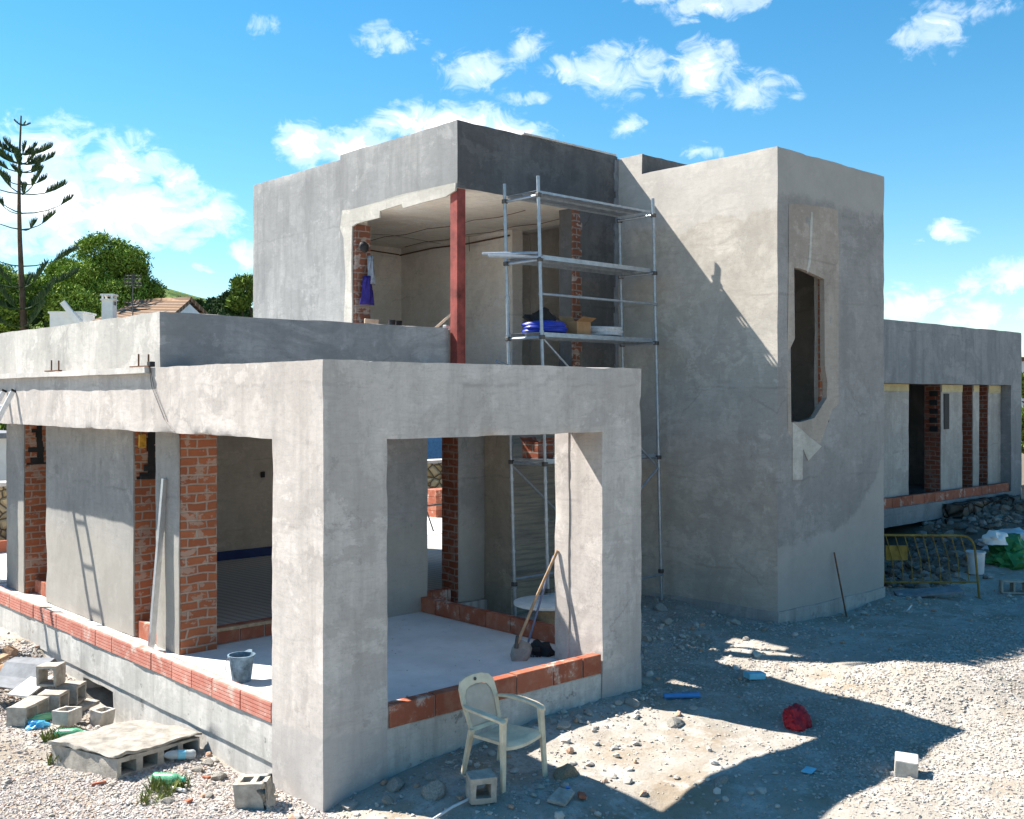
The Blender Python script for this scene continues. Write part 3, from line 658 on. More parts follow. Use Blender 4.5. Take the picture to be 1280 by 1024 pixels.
strip = [(6.064, 5.88), (5.806, 5.864), (5.07, 5.891), (4.5, 5.914), (3.637, 5.909), (3.315, 5.905), (3.325, 5.80), (3.532, 5.745), (4.1, 5.73), (4.5, 5.712), (4.538, 5.775), (5.07, 5.745), (5.08, 5.65), (5.681, 5.633), (5.80, 5.60), (5.815, 5.0), (5.80, 4.4), (5.82, 3.3), (6.0, 3.3), (6.02, 4.155), (5.97, 4.8), (6.031, 5.45), (6.13, 5.614)]
q = MB(); q.prism(strip, 0, .03, lambda a, b, d: (4.232 + d + .004 * noise.noise(Vector((a * 3, b * 3, 0))), a, b)); q.build('pale_lintel_strip', M_pale, H)
q = MB()
for i, y in enumerate((7.3,)):
    pts = [(4.6 + t * .45, y + .12 * math.sin(t * 1.3 + i), 5.815 - .02 * abs(math.sin(t * 2 + i))) for t in range(7)]
    q.tube(pts, .004, 5)
for x in (6.0, 6.9): q.tube([(x, 3.8 + .6 * t, 5.80 - .03 * (t % 2)) for t in range(8)], .006, 5)
for x, y in ((5.8, 8.5), (7.1, 6.4)): q.tube([(x, y, 5.82), (x + .02, y + .01, 5.55)], .005, 5)
q.tube([(7.24, 5.5, 5.74), (7.22, 6.6, 5.71), (7.24, 7.6, 5.74), (7.22, 8.58, 5.70)], .014, 6); q.tube([(4.6, 8.57, 5.74), (5.5, 8.58, 5.70), (6.3, 8.57, 5.74), (7.2, 8.58, 5.71)], .012, 6)
q.build('ceiling_cable', M_rust, H)
q = MB(); s = .074
for x0, x1, y0, y1 in ((-s, s, -s, -s + .014), (-s, s, s - .014, s), (-s, -s + .014, -s + .014, s - .014), (s - .014, s, -s + .014, s - .014)):
    q.box(4.345 + x0, 4.345 + x1, 3.40 + y0, 3.40 + y1, 3.255, 5.838)
q.box(4.235, 4.455, 3.29, 3.51, 3.253, 3.268); q.build('steel_column', M_redsteel, H)
q = MB(); 
for k in range(34): q.box(7.42 + .05 * random.random(), 7.526, 3.280, 3.298, 3.3 + k * .1, 3.4 + k * .1 - .001)
q.build('groove_strip', M_slate, H, rough=.01)  # groove drawn as a dark strip laid on the wall corner

# stair tower
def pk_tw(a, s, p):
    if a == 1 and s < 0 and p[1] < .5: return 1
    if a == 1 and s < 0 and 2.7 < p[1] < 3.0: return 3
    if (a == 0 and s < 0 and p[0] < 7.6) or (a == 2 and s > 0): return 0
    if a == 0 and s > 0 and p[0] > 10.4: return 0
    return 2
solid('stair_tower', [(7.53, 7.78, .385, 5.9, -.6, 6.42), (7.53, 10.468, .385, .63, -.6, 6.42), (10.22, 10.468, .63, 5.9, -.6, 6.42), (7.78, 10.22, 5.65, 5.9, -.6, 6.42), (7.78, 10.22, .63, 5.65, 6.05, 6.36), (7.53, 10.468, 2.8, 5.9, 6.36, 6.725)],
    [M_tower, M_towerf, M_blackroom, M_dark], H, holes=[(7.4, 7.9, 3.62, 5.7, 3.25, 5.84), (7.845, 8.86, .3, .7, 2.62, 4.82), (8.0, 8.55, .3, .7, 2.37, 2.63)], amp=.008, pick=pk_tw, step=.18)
solid('tower_footing', [(7.515, 10.49, .362, 2.6, -.8, .02)], M_foot, H, amp=.018)
ring_o = [(7.80, 5.66), (8.10, 5.70), (8.399, 5.72), (9.09, 5.74), (9.125, 5.2), (9.11, 3.4), (9.115, 2.88), (8.93, 2.80), (8.62, 2.315), (8.0, 2.30), (7.775, 2.50), (7.765, 3.665), (7.79, 4.6)]
ring_i = [(7.939, 4.795), (8.10, 4.79), (8.228, 4.777), (8.723, 4.69), (8.73, 4.2), (8.74, 3.433), (8.806, 3.20), (8.795, 2.97), (8.462, 2.685), (8.1, 2.63), (7.865, 2.632), (7.845, 3.667), (7.955, 3.80)]
q = MB(); n = len(ring_o); wob = lambda a, b: .006 * noise.noise(Vector((a * 4, b * 4, 2)))
V = [(a, .381 + wob(a, b) * .3, b) for a, b in ring_o] + [(a, .383 + wob(a, b) * .5, b) for a, b in ring_i]
V += [(a, .46, b) for a, b in ring_o] + [(a, .46, b) for a, b in ring_i]
q.add(V, [(i, (i + 1) % n, n + (i + 1) % n, n + i) for i in range(n)] + [(2 * n + i, 3 * n + i, 3 * n + (i + 1) % n, 2 * n + (i + 1) % n) for i in range(n)] + [(n + i, n + (i + 1) % n, 3 * n + (i + 1) % n, 3 * n + i) for i in range(n)])
wn = q.build('window_surround', M_patch, H)
q = MB(); q.box(8.75, 8.80, .462, .50, 2.4, 4.9); q.build('brick_jamb', M_brickx, wn)
q = MB(); q.box(7.95, 8.80, .47, .6, 2.36, 2.64); q.build('brick_jamb', M_bricky, wn)
q = MB(); q.prism([(7.885, 2.632), (8.10, 2.53), (8.30, 2.42), (8.611, 2.274), (8.273, 2.081), (8.149, 2.25), (8.129, 1.816), (7.885, 1.829)], 0, .012, lambda a, b, d: (a, .372 + d - .03 * max(0, a - 8.1), b)); q.build('peeling_render', M_pale, H)
q = MB(); q.prism([(8.36, 5.62), (8.42, 5.62), (8.36, 4.9), (8.28, 4.74), (8.26, 4.78), (8.31, 5.0)], 0, .012, lambda a, b, d: (a, .378 + d, b)); q.build('peeling_render', M_pale, H)

# right-hand wing
def pk_w(a, s, p): return 0
solid('wing_frame', [(10.475, 22.2, 2.95, 3.5, 3.27, 4.58), (21.58, 22.2, 2.95, 3.6, .3, 3.27), (10.475, 22.2, 2.95, 3.2, .30, .68), (10.475, 22.2, 3.2, 8, .42, .68), (21.98, 22.2, 3.6, 8, .3, 4.58), (10.475, 21.98, 3.5, 8, 3.9, 4.2), (10.475, 22.2, 7.8, 8, -1.2, 4.5), (17.6, 22.2, 3.1, 3.3, -1, .42)], M_wing, H, amp=.012, step=.35)
def wpier(x0, x1, brick=True):
    p = MB(); p.box(x0, x1, 3.222, 3.58, .68, 3.268); o = p.build('wing_pier', M_brickxd, H)
    solid('render_coat', [(x0 + .01, x1 - .005, 3.198, 3.220, .682, 3.266)], M_wingpier, o, step=.2)
    c = MB(); c.box(x0 + .03, x1 - .02, 3.186, 3.197, 3.08 + .06 * random.random(), 3.262); c.build('yellow_lintel_plate', M_yellowish, o, rough=.01)  # thin yellowish plate at the head of each pier
wpier(11, 16.86); wpier(18.36, 19.455); wpier(20.005, 20.353); wpier(20.84, 21.575)
sill('x', 14.0, 21.57, 3.0, 3.12, .682, .20, .5, ribs=False)
q = MB()
for k in range(5): q.box(18.33, 18.37, 3.26 + .02 * (k % 2), 3.45, 2.2 + k * .2, 2.32 + k * .2)
q.box(18.5, 18.75, 3.18, 3.197, 2.25, 3.06); q.build('chase_dark', M_black, H, rough=.01)  # black blocks and thin plate set on the wing pier for dark chases
# ------------------------------------------------------------------ loose things
# scaffold in the corner between porch and tower
S = thing('scaffold', 'galvanised steel scaffold with plank decks standing in the corner by the tower', 'scaffold', (4.97, 2.25, -.15))
tl = -.034
def sx(z): return -.17 + tl * (z + .15) - tl * 0 + .17
def post(x, y, z1):
    q = MB(); q.tube([(x, y, 0), (x + tl * z1, y, z1)], .0235, 10)
    for z in np.arange(.5, z1 - .3, .5): q.tube([(x + tl * z, y, z - .018), (x + tl * z, y, z + .018)], .031, 10)
    q.tube([(x, y, -.02), (x, y, .012)], .07, 10); return q.build('post', M_galv, S, smooth=True)
WX = 2.36; WY = .66
post(0, 0, 6.06); post(WX, 0, 6.06); post(0, WY, 6.05); post(WX, WY, 6.05)
def deck(z, planks=2, over=0, hole=False):
    d = MB(); x0 = .02 + tl * z; x1 = WX - .02 + tl * z; wv = (WY - .06) / planks
    for k in range(planks):
        y0 = .03 + k * wv + .006; y1 = .03 + (k + 1) * wv - .006
        if hole:
            n = 11; fx = lambda i: x0 + (x1 - x0) * i / n          # perforated sheet deck: two rows of slots
            cuts = [y0, y0 + .035, y0 + .068, y0 + .098, y0 + .13, y1]
            for j in range(5):
                if j in (1, 3):
                    for i in range(n):
                        d.box(fx(i), fx(i) + (x1 - x0) / n - .055, cuts[j], cuts[j + 1], z - .004, z)
                else: d.box(x0, x1, cuts[j], cuts[j + 1], z - .004, z)
        else: d.box(x0, x1, y0, y1, z - .004, z)
        for yy in (y0, y1 - .004): d.box(x0, x1, yy, yy + .004, z - (.03 if hole else .06), z - .004)
    p = d.build('deck', M_galv, S)
    for e in (x0, x1):
        q = MB(); q.tube([(e, -.0, z - .07), (e, WY, z - .07)], .021, 8); q.build('transom', M_galv, S, smooth=True)
    return p
for z, hl in ((5.88, True), (5.03, False), (4.0, False), (2.30, False)): deck(z, 2, 0, hl)
def pipe(name, a, b, r=.018):
    q = MB(); q.tube([a, b], r, 8); return q.build(name, M_galv, S, smooth=True)
for z in (.55, 2.24, 3.93, 4.96, 5.81):
    for xx in (0, WX):
        for yy in (0, WY):
            q = MB(); q.box(xx + tl * z - .035, xx + tl * z + .035, yy - .032, yy + .032, z - .03, z + .03); q.build('coupler', M_steel, S, bevel=.012)
for z in (4.50,): pipe('guard_rail', (tl * z, -.03, z), (WX + tl * z, -.03, z))
pipe('guard_rail', (tl * .6, WY, .62), (WX + tl * .6, WY, .62)); pipe('guard_rail', (tl * .5, -.03, .5), (WX + tl * .5, -.03, .5))
pipe('brace', (tl * 4, .0, 3.93), (WX + tl * 2.3, .02, 2.1), .014); pipe('brace', (tl * 2.2, .0, .35), (WX + tl * 2.2, 0.0, 2.1), .014); pipe('brace', (tl * 2.2, WY, 2.2), (WX, WY, .3), .014)
pipe('bracket', (tl * 3.6 - .28, .6, 3.62), (tl * 3.6 + .05, .62, 3.54), .022); pipe('bracket', (tl * 5 - .42, WY + .02, 5.06), (tl * 5 + .02, .0, 5.05), .022)
pipe('bracket', (tl * 5 - .42, WY - .10, 5.02), (tl * 5 + .02, -.04, 4.99), .022)

def coil(name, label, cat, loc, R0, r, turns, mat, squash=1.0, rz=0.0, group=None):
    q = MB(); pts = []
    n = int(turns * 22)
    for i in range(n + 1):
        t = i / 22 * 2 * PI; rad = R0 * (1 - .16 * ((i / 22) % 3) / 3) + .012 * math.sin(i * .9)
        pts.append((rad * math.cos(t), rad * squash * math.sin(t), r + (i / n) * turns * r * .55 + .006 * math.sin(i * .5)))
    q.tube(pts, r, 7); o = q.build(name, mat, smooth=True); o.location = loc; o.rotation_euler = (0, 0, rz)
    return tag(o, label, cat, group)
BX, BY, BZ = 4.97, 2.25, 3.853                       # lower deck with things on it
coil('conduit_coil', 'coil of bright blue corrugated conduit lying on the scaffold deck', 'conduit coil', (5.22, 2.58, BZ), .34, .024, 9, M_blue, .72)
coil('conduit_coil', 'coil of whitish translucent conduit lying on the scaffold deck by the cardboard box', 'conduit coil', (6.42, 2.58, BZ), .30, .026, 7, M_conduit, .75)
def pile(name, label, cat, loc, size, mat, seed, sub=3, rough=.25, rz=0, group=None, flat=.35):
    """crumpled sack or cloth: a rumpled, flat-bottomed lump"""
    bm = bmesh.new(); bmesh.ops.create_icosphere(bm, subdivisions=sub, radius=1)
    for v in bm.verts:
        p = v.co.copy(); s = 1 + rough * noise.noise(p * 1.6 + Vector((seed, 0, 0))) + rough * .6 * abs(noise.noise(p * 4 + Vector((0, seed, 0)))) + rough * .4 * noise.noise(p * 9 + Vector((0, seed, 0)))
        p *= s
        if p.z < -flat: p.z = -flat + (p.z + flat) * .08
        v.co = Vector((p.x * size[0], p.y * size[1], (p.z + flat) * size[2]))
    me = bpy.data.meshes.new(name); bm.to_mesh(me); bm.free(); me.materials.append(mat)
    me.polygons.foreach_set('use_smooth', [True] * len(me.polygons)); me.set_sharp_from_angle(angle=.6)
    o = bpy.data.objects.new(name, me); COL.objects.link(o); o.location = loc; o.rotation_euler = (0, 0, rz)
    return tag(o, label, cat, group)
pile('dark_cloth', 'dark crumpled cloth lying on top of the blue conduit coil', 'cloth', (5.30, 2.72, BZ + .12), (.24, .14, .16), M_black, 3, rough=.6)
def carton(label, loc, sz, rz, mat, flap=True):
    t = thing('cardboard_box', label, 'box', loc, (0, 0, rz)); a, b, c = sz; q = MB()
    q.box(-a, a, -b, -b + .006, 0, c); q.box(-a, a, b - .006, b, 0, c); q.box(-a, -a + .006, -b + .006, b - .006, 0, c); q.box(a - .006, a, -b + .006, b - .006, 0, c); q.box(-a + .006, a - .006, -b + .006, b - .006, 0, .006)
    q.build('box_side', mat, t, rough=.004)
    f = MB(); f.add([(-a, -b, c), (a, -b, c), (a, -b - .10, c + .05), (-a, -b - .10, c + .06)], [(0, 1, 2, 3)]); f.build('box_flap', mat, t); f = MB(); f.add([(-a, b, c), (a, b, c), (a, b + .06, c + .09), (-a, b + .07, c + .08)], [(0, 1, 2, 3)]); f.build('box_flap', mat, t)
    return t
carton('small brown cardboard box between the two conduit coils on the scaffold deck', (5.82, 2.56, BZ), (.17, .13, .19), .15, M_card)
carton('reddish brown carton on the low scaffold deck seen behind the porch column', (5.10, 2.6, 2.155), (.16, .14, .22), .1, M_brickxd)

# cream plastic garden chair by the porch
def chair():
    x, y = 1.42, -.76; z = -.455
    t = thing('plastic_chair', 'cream plastic garden armchair standing on rubble in front of the porch', 'chair', (x, y, z), (R(1.5), R(-1.5), R(4)))
    def leg(px, py, qx, qy, top, w=.03):
        q = MB(); a = Vector((qx, qy, 0)); b = Vector((px, py, top)); vs = []
        for p, s in ((a, .7), (b, 1.0)):
            for dx, dy in ((-w, -w * .7), (w, -w * .7), (w, w * .7), (-w, w * .7)): vs.append(p + Vector((dx * s, dy * s, 0)))
        q.add(vs, [(0, 1, 2, 3), (4, 5, 6, 7), (0, 4, 5, 1), (1, 5, 6, 2), (2, 6, 7, 3), (3, 7, 4, 0)]); q.build('leg', M_cream, t, bevel=.008)
    for s in (-1, 1):
        leg(.245 * s, -.215, .275 * s, -.25, .645); leg(.215 * s, .20, .235 * s, .30, .46)
    q = MB(); N = 10; vs = []                                  # dished seat with a rounded front lip
    for j in range(N + 1):
        v = j / N; y0 = -.24 + .46 * v; hw = .235 - .03 * v
        for i in range(N + 1):
            u = i / N * 2 - 1; zz = .425 - .03 * v + .018 * u * u - .012 * (1 - u * u) - (.03 * max(0, (.12 - v) / .12) ** 2)
            vs.append((u * hw, y0, zz))
    n1 = N + 1; fs = [(j * n1 + i, j * n1 + i + 1, (j + 1) * n1 + i + 1, (j + 1) * n1 + i) for j in range(N) for i in range(N)]
    k = len(vs); vs += [(a, b, c - .028) for a, b, c in vs]; fs += [tuple(x + k for x in f[::-1]) for f in fs]
    edge = [i for i in range(n1)] + [j * n1 + N for j in range(1, n1)] + [N * n1 + i for i in range(N - 1, -1, -1)] + [j * n1 for j in range(N - 1, 0, -1)]
    fs += [(edge[i], edge[i] + k, edge[(i + 1) % len(edge)] + k, edge[(i + 1) % len(edge)]) for i in range(len(edge))]
    q.add(vs, fs); q.build('seat', M_cream, t, smooth=True)
    def bp(u, h): return Vector((u * (1 - .05 * h), .205 + .17 * h + .03 * (1 - (u / .24) ** 2) * .6, .40 + h * .47))
    fr = MB(); out = [(-.20, .05), (-.235, .55), (-.232, .82), (-.19, .95), (-.10, 1.0), (0, 1.01), (.10, 1.0), (.19, .95), (.232, .82), (.235, .55), (.20, .05)]
    inn = [(-.165, .12), (-.185, .5), (-.175, .68), (-.14, .78), (-.08, .825), (0, .835), (.08, .825), (.14, .78), (.175, .68), (.185, .5), (.165, .12)]
    for dd in (0, .022):
        pass
    vs = [bp(*p) for p in out] + [bp(*p) for p in inn]; m_ = len(out)
    vs += [p + Vector((0, .024, 0)) for p in vs]
    f = [(i, i + 1, m_ + i + 1, m_ + i) for i in range(m_ - 1)] + [(m_ - 1, 0, m_, 2 * m_ - 1)]
    off = 2 * m_
    ff = f + [tuple(x + off for x in g[::-1]) for g in f] + [(i, (i + 1) % m_, (i + 1) % m_ + off, i + off) for i in range(m_)] + [(m_ + i, m_ + (i + 1) % m_, m_ + (i + 1) % m_ + off, m_ + i + off) for i in range(m_)]
    fr.add(vs, ff); bk = fr.build('backrest', M_cream, t, bevel=.005)
    pn = MB(); Nh = 12; Nw = 10; pv = []                       # thin panel inside the frame
    for j in range(Nh + 1):
        h = .10 + (.83 - .10) * j / Nh
        hw = np.interp(h, [.1, .5, .68, .78, .83], [.17, .188, .178, .142, .06])
        for i in range(Nw + 1):
            p = bp((i / Nw * 2 - 1) * hw, h); p.y += .013; pv.append(p)
    pn.add(pv, [(j * (Nw + 1) + i, j * (Nw + 1) + i + 1, (j + 1) * (Nw + 1) + i + 1, (j + 1) * (Nw + 1) + i) for j in range(Nh) for i in range(Nw)])
    po = pn.build('back_panel', plain('thin_cream_plastic', (0.48, 0.40, 0.32), 0.55, 0.3, 0, .15, 6), bk, smooth=True)
    md = po.modifiers.new('t', 'SOLIDIFY'); md.thickness = .006
    g = MB(); c = bp(0, .925) + Vector((0, -.004, 0)); g.lathe([(0, 0), (.016, 0), (.016, .006), (0, .006)], 12, 0, Matrix.Translation(c) @ Matrix.Rotation(R(78), 4, 'X')); g.build('badge', M_steel, bk)
    for s in (-1, 1):
        q = MB(); path = [(.225 * s, .29, .665), (.262 * s, .18, .672), (.275 * s, .02, .672), (.272 * s, -.12, .665), (.262 * s, -.215, .652), (.256 * s, -.245, .635)]
        vs = []
        for p, wd in zip(path, (.02, .032, .036, .036, .034, .026)):
            P = Vector(p); vs += [P + Vector((-wd, 0, 0)), P + Vector((wd, 0, 0)), P + Vector((wd, 0, -.026)), P + Vector((-wd, 0, -.026))]
        fs = [(4 * i + a, 4 * i + (a + 1) % 4, 4 * i + 4 + (a + 1) % 4, 4 * i + 4 + a) for i in range(5) for a in range(4)] + [(0, 1, 2, 3), (20, 21, 22, 23)]
        q.add(vs, fs); q.build('armrest', M_cream, t, bevel=.007)
chair()

# bucket
t = thing('bucket', 'blue-grey rubber builder\'s bucket stained with mortar standing on the porch slab', 'bucket', (.47, 2.30, 0.0), (0, 0, R(30)))
q = MB(); q.lathe([(0, .012), (.092, .012), (.098, 0), (.128, .24), (.136, .262), (.145, .264), (.145, .278), (.130, .279), (.120, .24), (.092, .02), (0, .02)], 28)
q.build('body', M_rubber, t, smooth=True)
q = MB(); q.add([(.12, -.05, .262), (.12, .05, .262), (.185, .018, .285), (.185, -.018, .285), (.12, -.05, .278), (.12, .05, .278), (.183, .018, .292), (.183, -.018, .292)], [(0, 1, 2, 3), (4, 5, 6, 7), (0, 3, 7, 4), (1, 2, 6, 5), (2, 3, 7, 6), (0, 1, 5, 4)]); q.build('spout', M_rubber, t)
q = MB(); q.tube([(-.0, .142, .262), (-.05, .155, .20), (-.08, .14, .12), (-.085, .12, .10)], .004, 6); q.build('handle', M_steel, t)

def leaning(name, label, cat, a, b): return thing(name, label, cat, a)
# straightedge leaning by the pier
q = MB(); a = Vector((.36, 4.27, 0)); b = Vector((.455, 4.10, 2.03)); dd = (b - a)
Mx = Matrix.Translation(a) @ dd.to_track_quat('Z', 'Y').to_matrix().to_4x4()
L = dd.length
for x0, x1, y0, y1 in ((-.05, .05, -.014, -.010), (-.05, .05, .010, .014), (-.05, -.046, -.010, .010), (.046, .05, -.010, .010), (-.002, .002, -.010, .010)): q.box(x0, x1, y0, y1, 0, L, 0, Mx)
tag(q.build('straightedge', M_alu), 'long aluminium plasterer\'s straightedge leaning on the grey wall pier', 'straightedge')
q = MB(); a = Vector((.24, 3.55, .006)); b = Vector((.34, 2.62, .006)); q.tube([a, b], .008, 6); tag(q.build('thin_rod', M_steel), 'thin dark rod lying on the slab between wall pier and bucket', 'rod')

# ladder at the left end, feet beyond the frame
t = thing('ladder', 'aluminium ladder leaning against the porch fascia at the far left', 'ladder', (-1.74, 8.1, -.38))
lt = Vector((1.70, .0, 3.44)); ln = lt.length; dirv = lt.normalized(); side = Vector((0, -1, 0)); side -= dirv * side.dot(dirv); side.normalize(); side *= .2
for s in (-1, 1):
    q = MB(); nrm = dirv.cross(side).normalized(); o = side * s
    M4 = Matrix((( side.normalized().x, nrm.x, dirv.x, o.x), (side.normalized().y, nrm.y, dirv.y, o.y), (side.normalized().z, nrm.z, dirv.z, o.z), (0, 0, 0, 1)))
    q.box(-.013, .013, -.032, .032, 0, ln, 0, M4); q.build('rail', M_alu, t)
    c = MB(); c.box(-.015, .015, -.035, .035, ln, ln + .03, 0, M4); c.build('end_cap', M_black, t)
for k in range(13):
    q = MB(); p = dirv * (.25 + .28 * k); q.tube([p - side, p + side], .014, 8); q.build('rung', M_alu, t, smooth=True)

# shovel and broom against the inner side of the right-hand column
t = thing('shovel', 'wooden handled shovel with a mortar caked blade leaning on the right porch column', 'shovel', (3.16, .93, .01))
a = Vector((0, 0, .22)); b = Vector((.37, -.27, 1.235)); q = MB(); q.tube([a * .9, a.lerp(b, .5) + Vector((0, .008, 0)), b], .017, 10); q.build('handle', M_wood, t, smooth=True)
q = MB(); q.tube([(0, 0, .28), (-.01, .01, .14)], [.02, .026], 10); q.build('socket', M_steel, t, smooth=True)
dv = (b - a).normalized(); rt = Vector((.74, -.62, 0)); rt -= dv * rt.dot(dv); rt.normalize(); nn = dv.cross(rt)
q = MB(); vs = []
prof = [(.26, .05, .015), (.22, .10, .01), (.13, .115, .0), (.05, .10, -.005), (.0, .06, 0), (-.03, .01, 0)]
for hgt, wd, bow in prof:
    for k in range(5):
        u = k / 4 * 2 - 1; vs.append(dv * (hgt - .03) + rt * (u * wd) + nn * (bow + .022 * u * u))
q.add(vs, [(i * 5 + k, i * 5 + k + 1, i * 5 + 6 + k, i * 5 + 5 + k) for i in range(5) for k in range(4)])
o = q.build('blade', M_cap, t, smooth=True); md = o.modifiers.new('s', 'SOLIDIFY'); md.thickness = .007
t = thing('broom', 'broom with a blue handle and black brush head leaning beside the shovel', 'broom', (3.38, 1.02, 0))
a = Vector((0, 0, .08)); b = Vector((.165, -.28, 1.17)); q = MB(); q.tube([a, b], .013, 10); q.build('handle', plain('blue_grey_handle', (.12, .15, .24), .6), t, smooth=True)
q = MB(); q.box(-.16, .16, -.03, .03, .06, .10, 0, Matrix.Rotation(R(-40), 4, 'Z')); q.build('head', M_black, t, bevel=.008)
q = MB()
for i in range(120):
    u = random.uniform(-.155, .155); v = random.uniform(-.028, .028); r_ = Matrix.Rotation(R(-40), 3, 'Z')
    p = r_ @ Vector((u, v, .065)); e = r_ @ Vector((u * 1.12, v * 1.9, 0.004)); q.tube([p, e], .0035, 3)
q.build('bristles', M_black, t)
pile('black_bag', 'small black sack slumped at the foot of the right porch column beside the broom', 'sack', (3.60, 1.0, 0.0), (.10, .17, .11), M_black, 9, rough=.5)

# round table board behind the porch
t = thing('round_table', 'round pale tabletop on a drum stand beneath the scaffold behind the porch', 'table', (4.52, 1.80, -.06))
q = MB(); q.lathe([(0, .40), (.44, .40), (.45, .405), (.45, .435), (.44, .44), (0, .44)], 40); q.build('tabletop', M_board, t, smooth=True)
q = MB(); q.lathe([(.26, 0), (.26, .03), (.17, .035), (.17, .37), (.26, .375), (.26, .399), (0, .399)], 24); q.build('drum_stand', M_wood, t, smooth=True)

# hollow concrete blocks
def hollow_block(label, loc, rot, size=(.40, .20, .20), cells=2, mat=None, broken=False, group=None):
    """holes run through along local Z; size = length (x), depth (y), height (z)"""
    t = MB(); a, b, c = size[0] / 2, size[1] / 2, size[2]; wt = .032 + (.02 if broken or size[0] < .235 else 0)
    xs = [-a]; cw = (2 * a - wt * (cells + 1)) / cells
    hol = [(-a + wt + k * (cw + wt), -a + wt + k * (cw + wt) + cw) for k in range(cells)]
    o = solid('concrete_block', [(-a, a, -b, b, 0, c)], mat or M_cblock, None, holes=[(h0, h1, -b + wt, b - wt, -.1, c + .1) for h0, h1 in hol], step=.05, amp=.004, nscale=9)
    o.location = loc; o.rotation_euler = rot
    if broken:
        me = o.data
        for v in me.vertices:
            if v.co.x > a - .03: v.co.x -= .10 * abs(noise.noise(v.co * 14)) + .06 * (v.co.z / c); v.co.z -= .05 * abs(noise.noise(v.co * 11))
    return tag(o, label, 'concrete block', group)
hollow_block('hollow concrete block with a broken cell standing on rubble at the porch corner', (-.34, .52, G(-.34, .52) - .01), (R(3), R(-4), R(-47)), (.34, .22, .24), 2, broken=True)
hollow_block('small grey hollow block lying on its side in front of the cream chair', (.98, -.90, G(.98, -.9) + .115), (R(90), 0, R(-28)), (.23, .22, .24), 1)
zb = -.60
hollow_block('grey hollow block at the left edge of the rubble with two open cells facing out', (-1.02, 4.62, -.52), (R(90), 0, R(38)), (.46, .22, .24), 2)
hollow_block('low grey hollow block in front of the stacked block by the plinth hole', (-.72, 4.78, -.50), (R(90), 0, R(42)), (.24, .22, .28), 1)
hollow_block('grey hollow block beneath the topmost block beside the plinth hole', (-.44, 5.00, -.50), (R(90), 0, R(42)), (.24, .22, .28), 1)
hollow_block('topmost grey block set on end above the others beside the plinth hole', (-.46, 5.05, -.26), (R(90), R(0), R(-46)), (.24, .24, .24), 1)
hollow_block('pale solid looking block lying in the weeds in front of the plinth hole', (-.70, 4.05, -.60), (R(0), R(4), R(38)), (.27, .20, .16), 1, mat=M_cblockw)
hollow_block('whitish block half inside the dark plinth hole', (-.20, 4.36, -.78), (R(8), R(4), R(30)), (.24, .16, .17), 1, mat=M_cblockw)
hollow_block('hollow block lying on the ground at the right edge near the green sheet', (12.75, -.62, G(12.75, -.62) + .1), (R(90), 0, R(-52)), (.40, .22, .20), 2)
# white block in the gravel
q = MB(); q.box(-.115, .115, -.10, .10, -.03, .15); o = q.build('white_block', M_cblockw, None, bevel=.012, rough=.004); o.location = (4.18, -3.16, G(4.18, -3.16)); o.rotation_euler = (R(3), R(-4), R(27)); tag(o, 'clean white building block standing alone in the gravel', 'block')

# the slab chunk of hollow vault blocks
t = thing('floor_fragment', 'broken slab piece on hollow blocks with rough mortar top lying by the plinth', 'slab fragment', (-.635, 2.60, -.665), (R(-2), R(3), R(15)))
q = MB(); W2, D2 = .50, .50; cells = 4; cw = 2 * W2 / cells
solid('hollow_block_body', [(-W2, W2, -D2, D2, 0, .21)], M_cblock, t, holes=[(-W2 + k * cw + .045, -W2 + (k + 1) * cw - .035, -D2 - .1, D2 + .1, .055, .165) for k in range(cells)], step=.06, amp=.006, nscale=8)
solid('mortar_top', [(-W2 - .015, W2 + .02, -D2 - .01, D2 + .03, .215, .25)], M_cap, t, step=.03, amp=.024, nscale=7)

# plastic bottles
def bottle(label, loc, rz, mat, cap, length=.30, r=.042, lab=None):
    t = thing('plastic_bottle', label, 'bottle', loc, (R(4), R(90) - R(6), rz))
    q = MB(); pr = [(0, 0), (r * .7, .0), (r, .02)]
    for k in range(8): z = .02 + (length * .6) * (k + 1) / 9; pr += [(r * (.93 if k % 2 else 1.0), z)]
    pr += [(r, length * .66), (r * .75, length * .78), (r * .35, length * .9), (r * .32, length * .955)]
    q.lathe(pr, 16); q.build('body', mat, t, smooth=True)
    q = MB(); q.lathe([(r * .38, length * .94), (r * .4, length), (0, length)], 12); q.build('cap', cap, t, smooth=True)
    if lab: q = MB(); q.lathe([(r * 1.02, length * .28), (r * 1.02, length * .5)], 16); q.build('paper_label', lab, t, smooth=True)
    return t
M_capg = plain('green_cap', (.02, .3, .2), .5); M_capb = plain('blue_cap', (.1, .45, .75), .5)
bottle('crushed green plastic bottle lying on the pale gravel in front of the slab fragment', (-.78, 1.66, G(-.78, 1.66) + .05), R(-60), M_petg, M_capg, .36, .055)
bottle('green plastic bottle lying in the weeds below the pale block', (-.92, 3.75, G(-.92, 3.75) + .05), R(-45), M_petg, M_capg, .34, .052)
bottle('green plastic bottle behind the pale block near the hollow blocks', (-.74, 4.42, G(-.74, 4.42) + .06), R(-150), M_petg, M_capg, .30, .05)
bottle('clear plastic water bottle with a blue label propped against the slab fragment', (-.17, 2.05, G(-.17, 2.05) + .06), R(165), M_petc, M_capb, .34, .046, M_lblue)

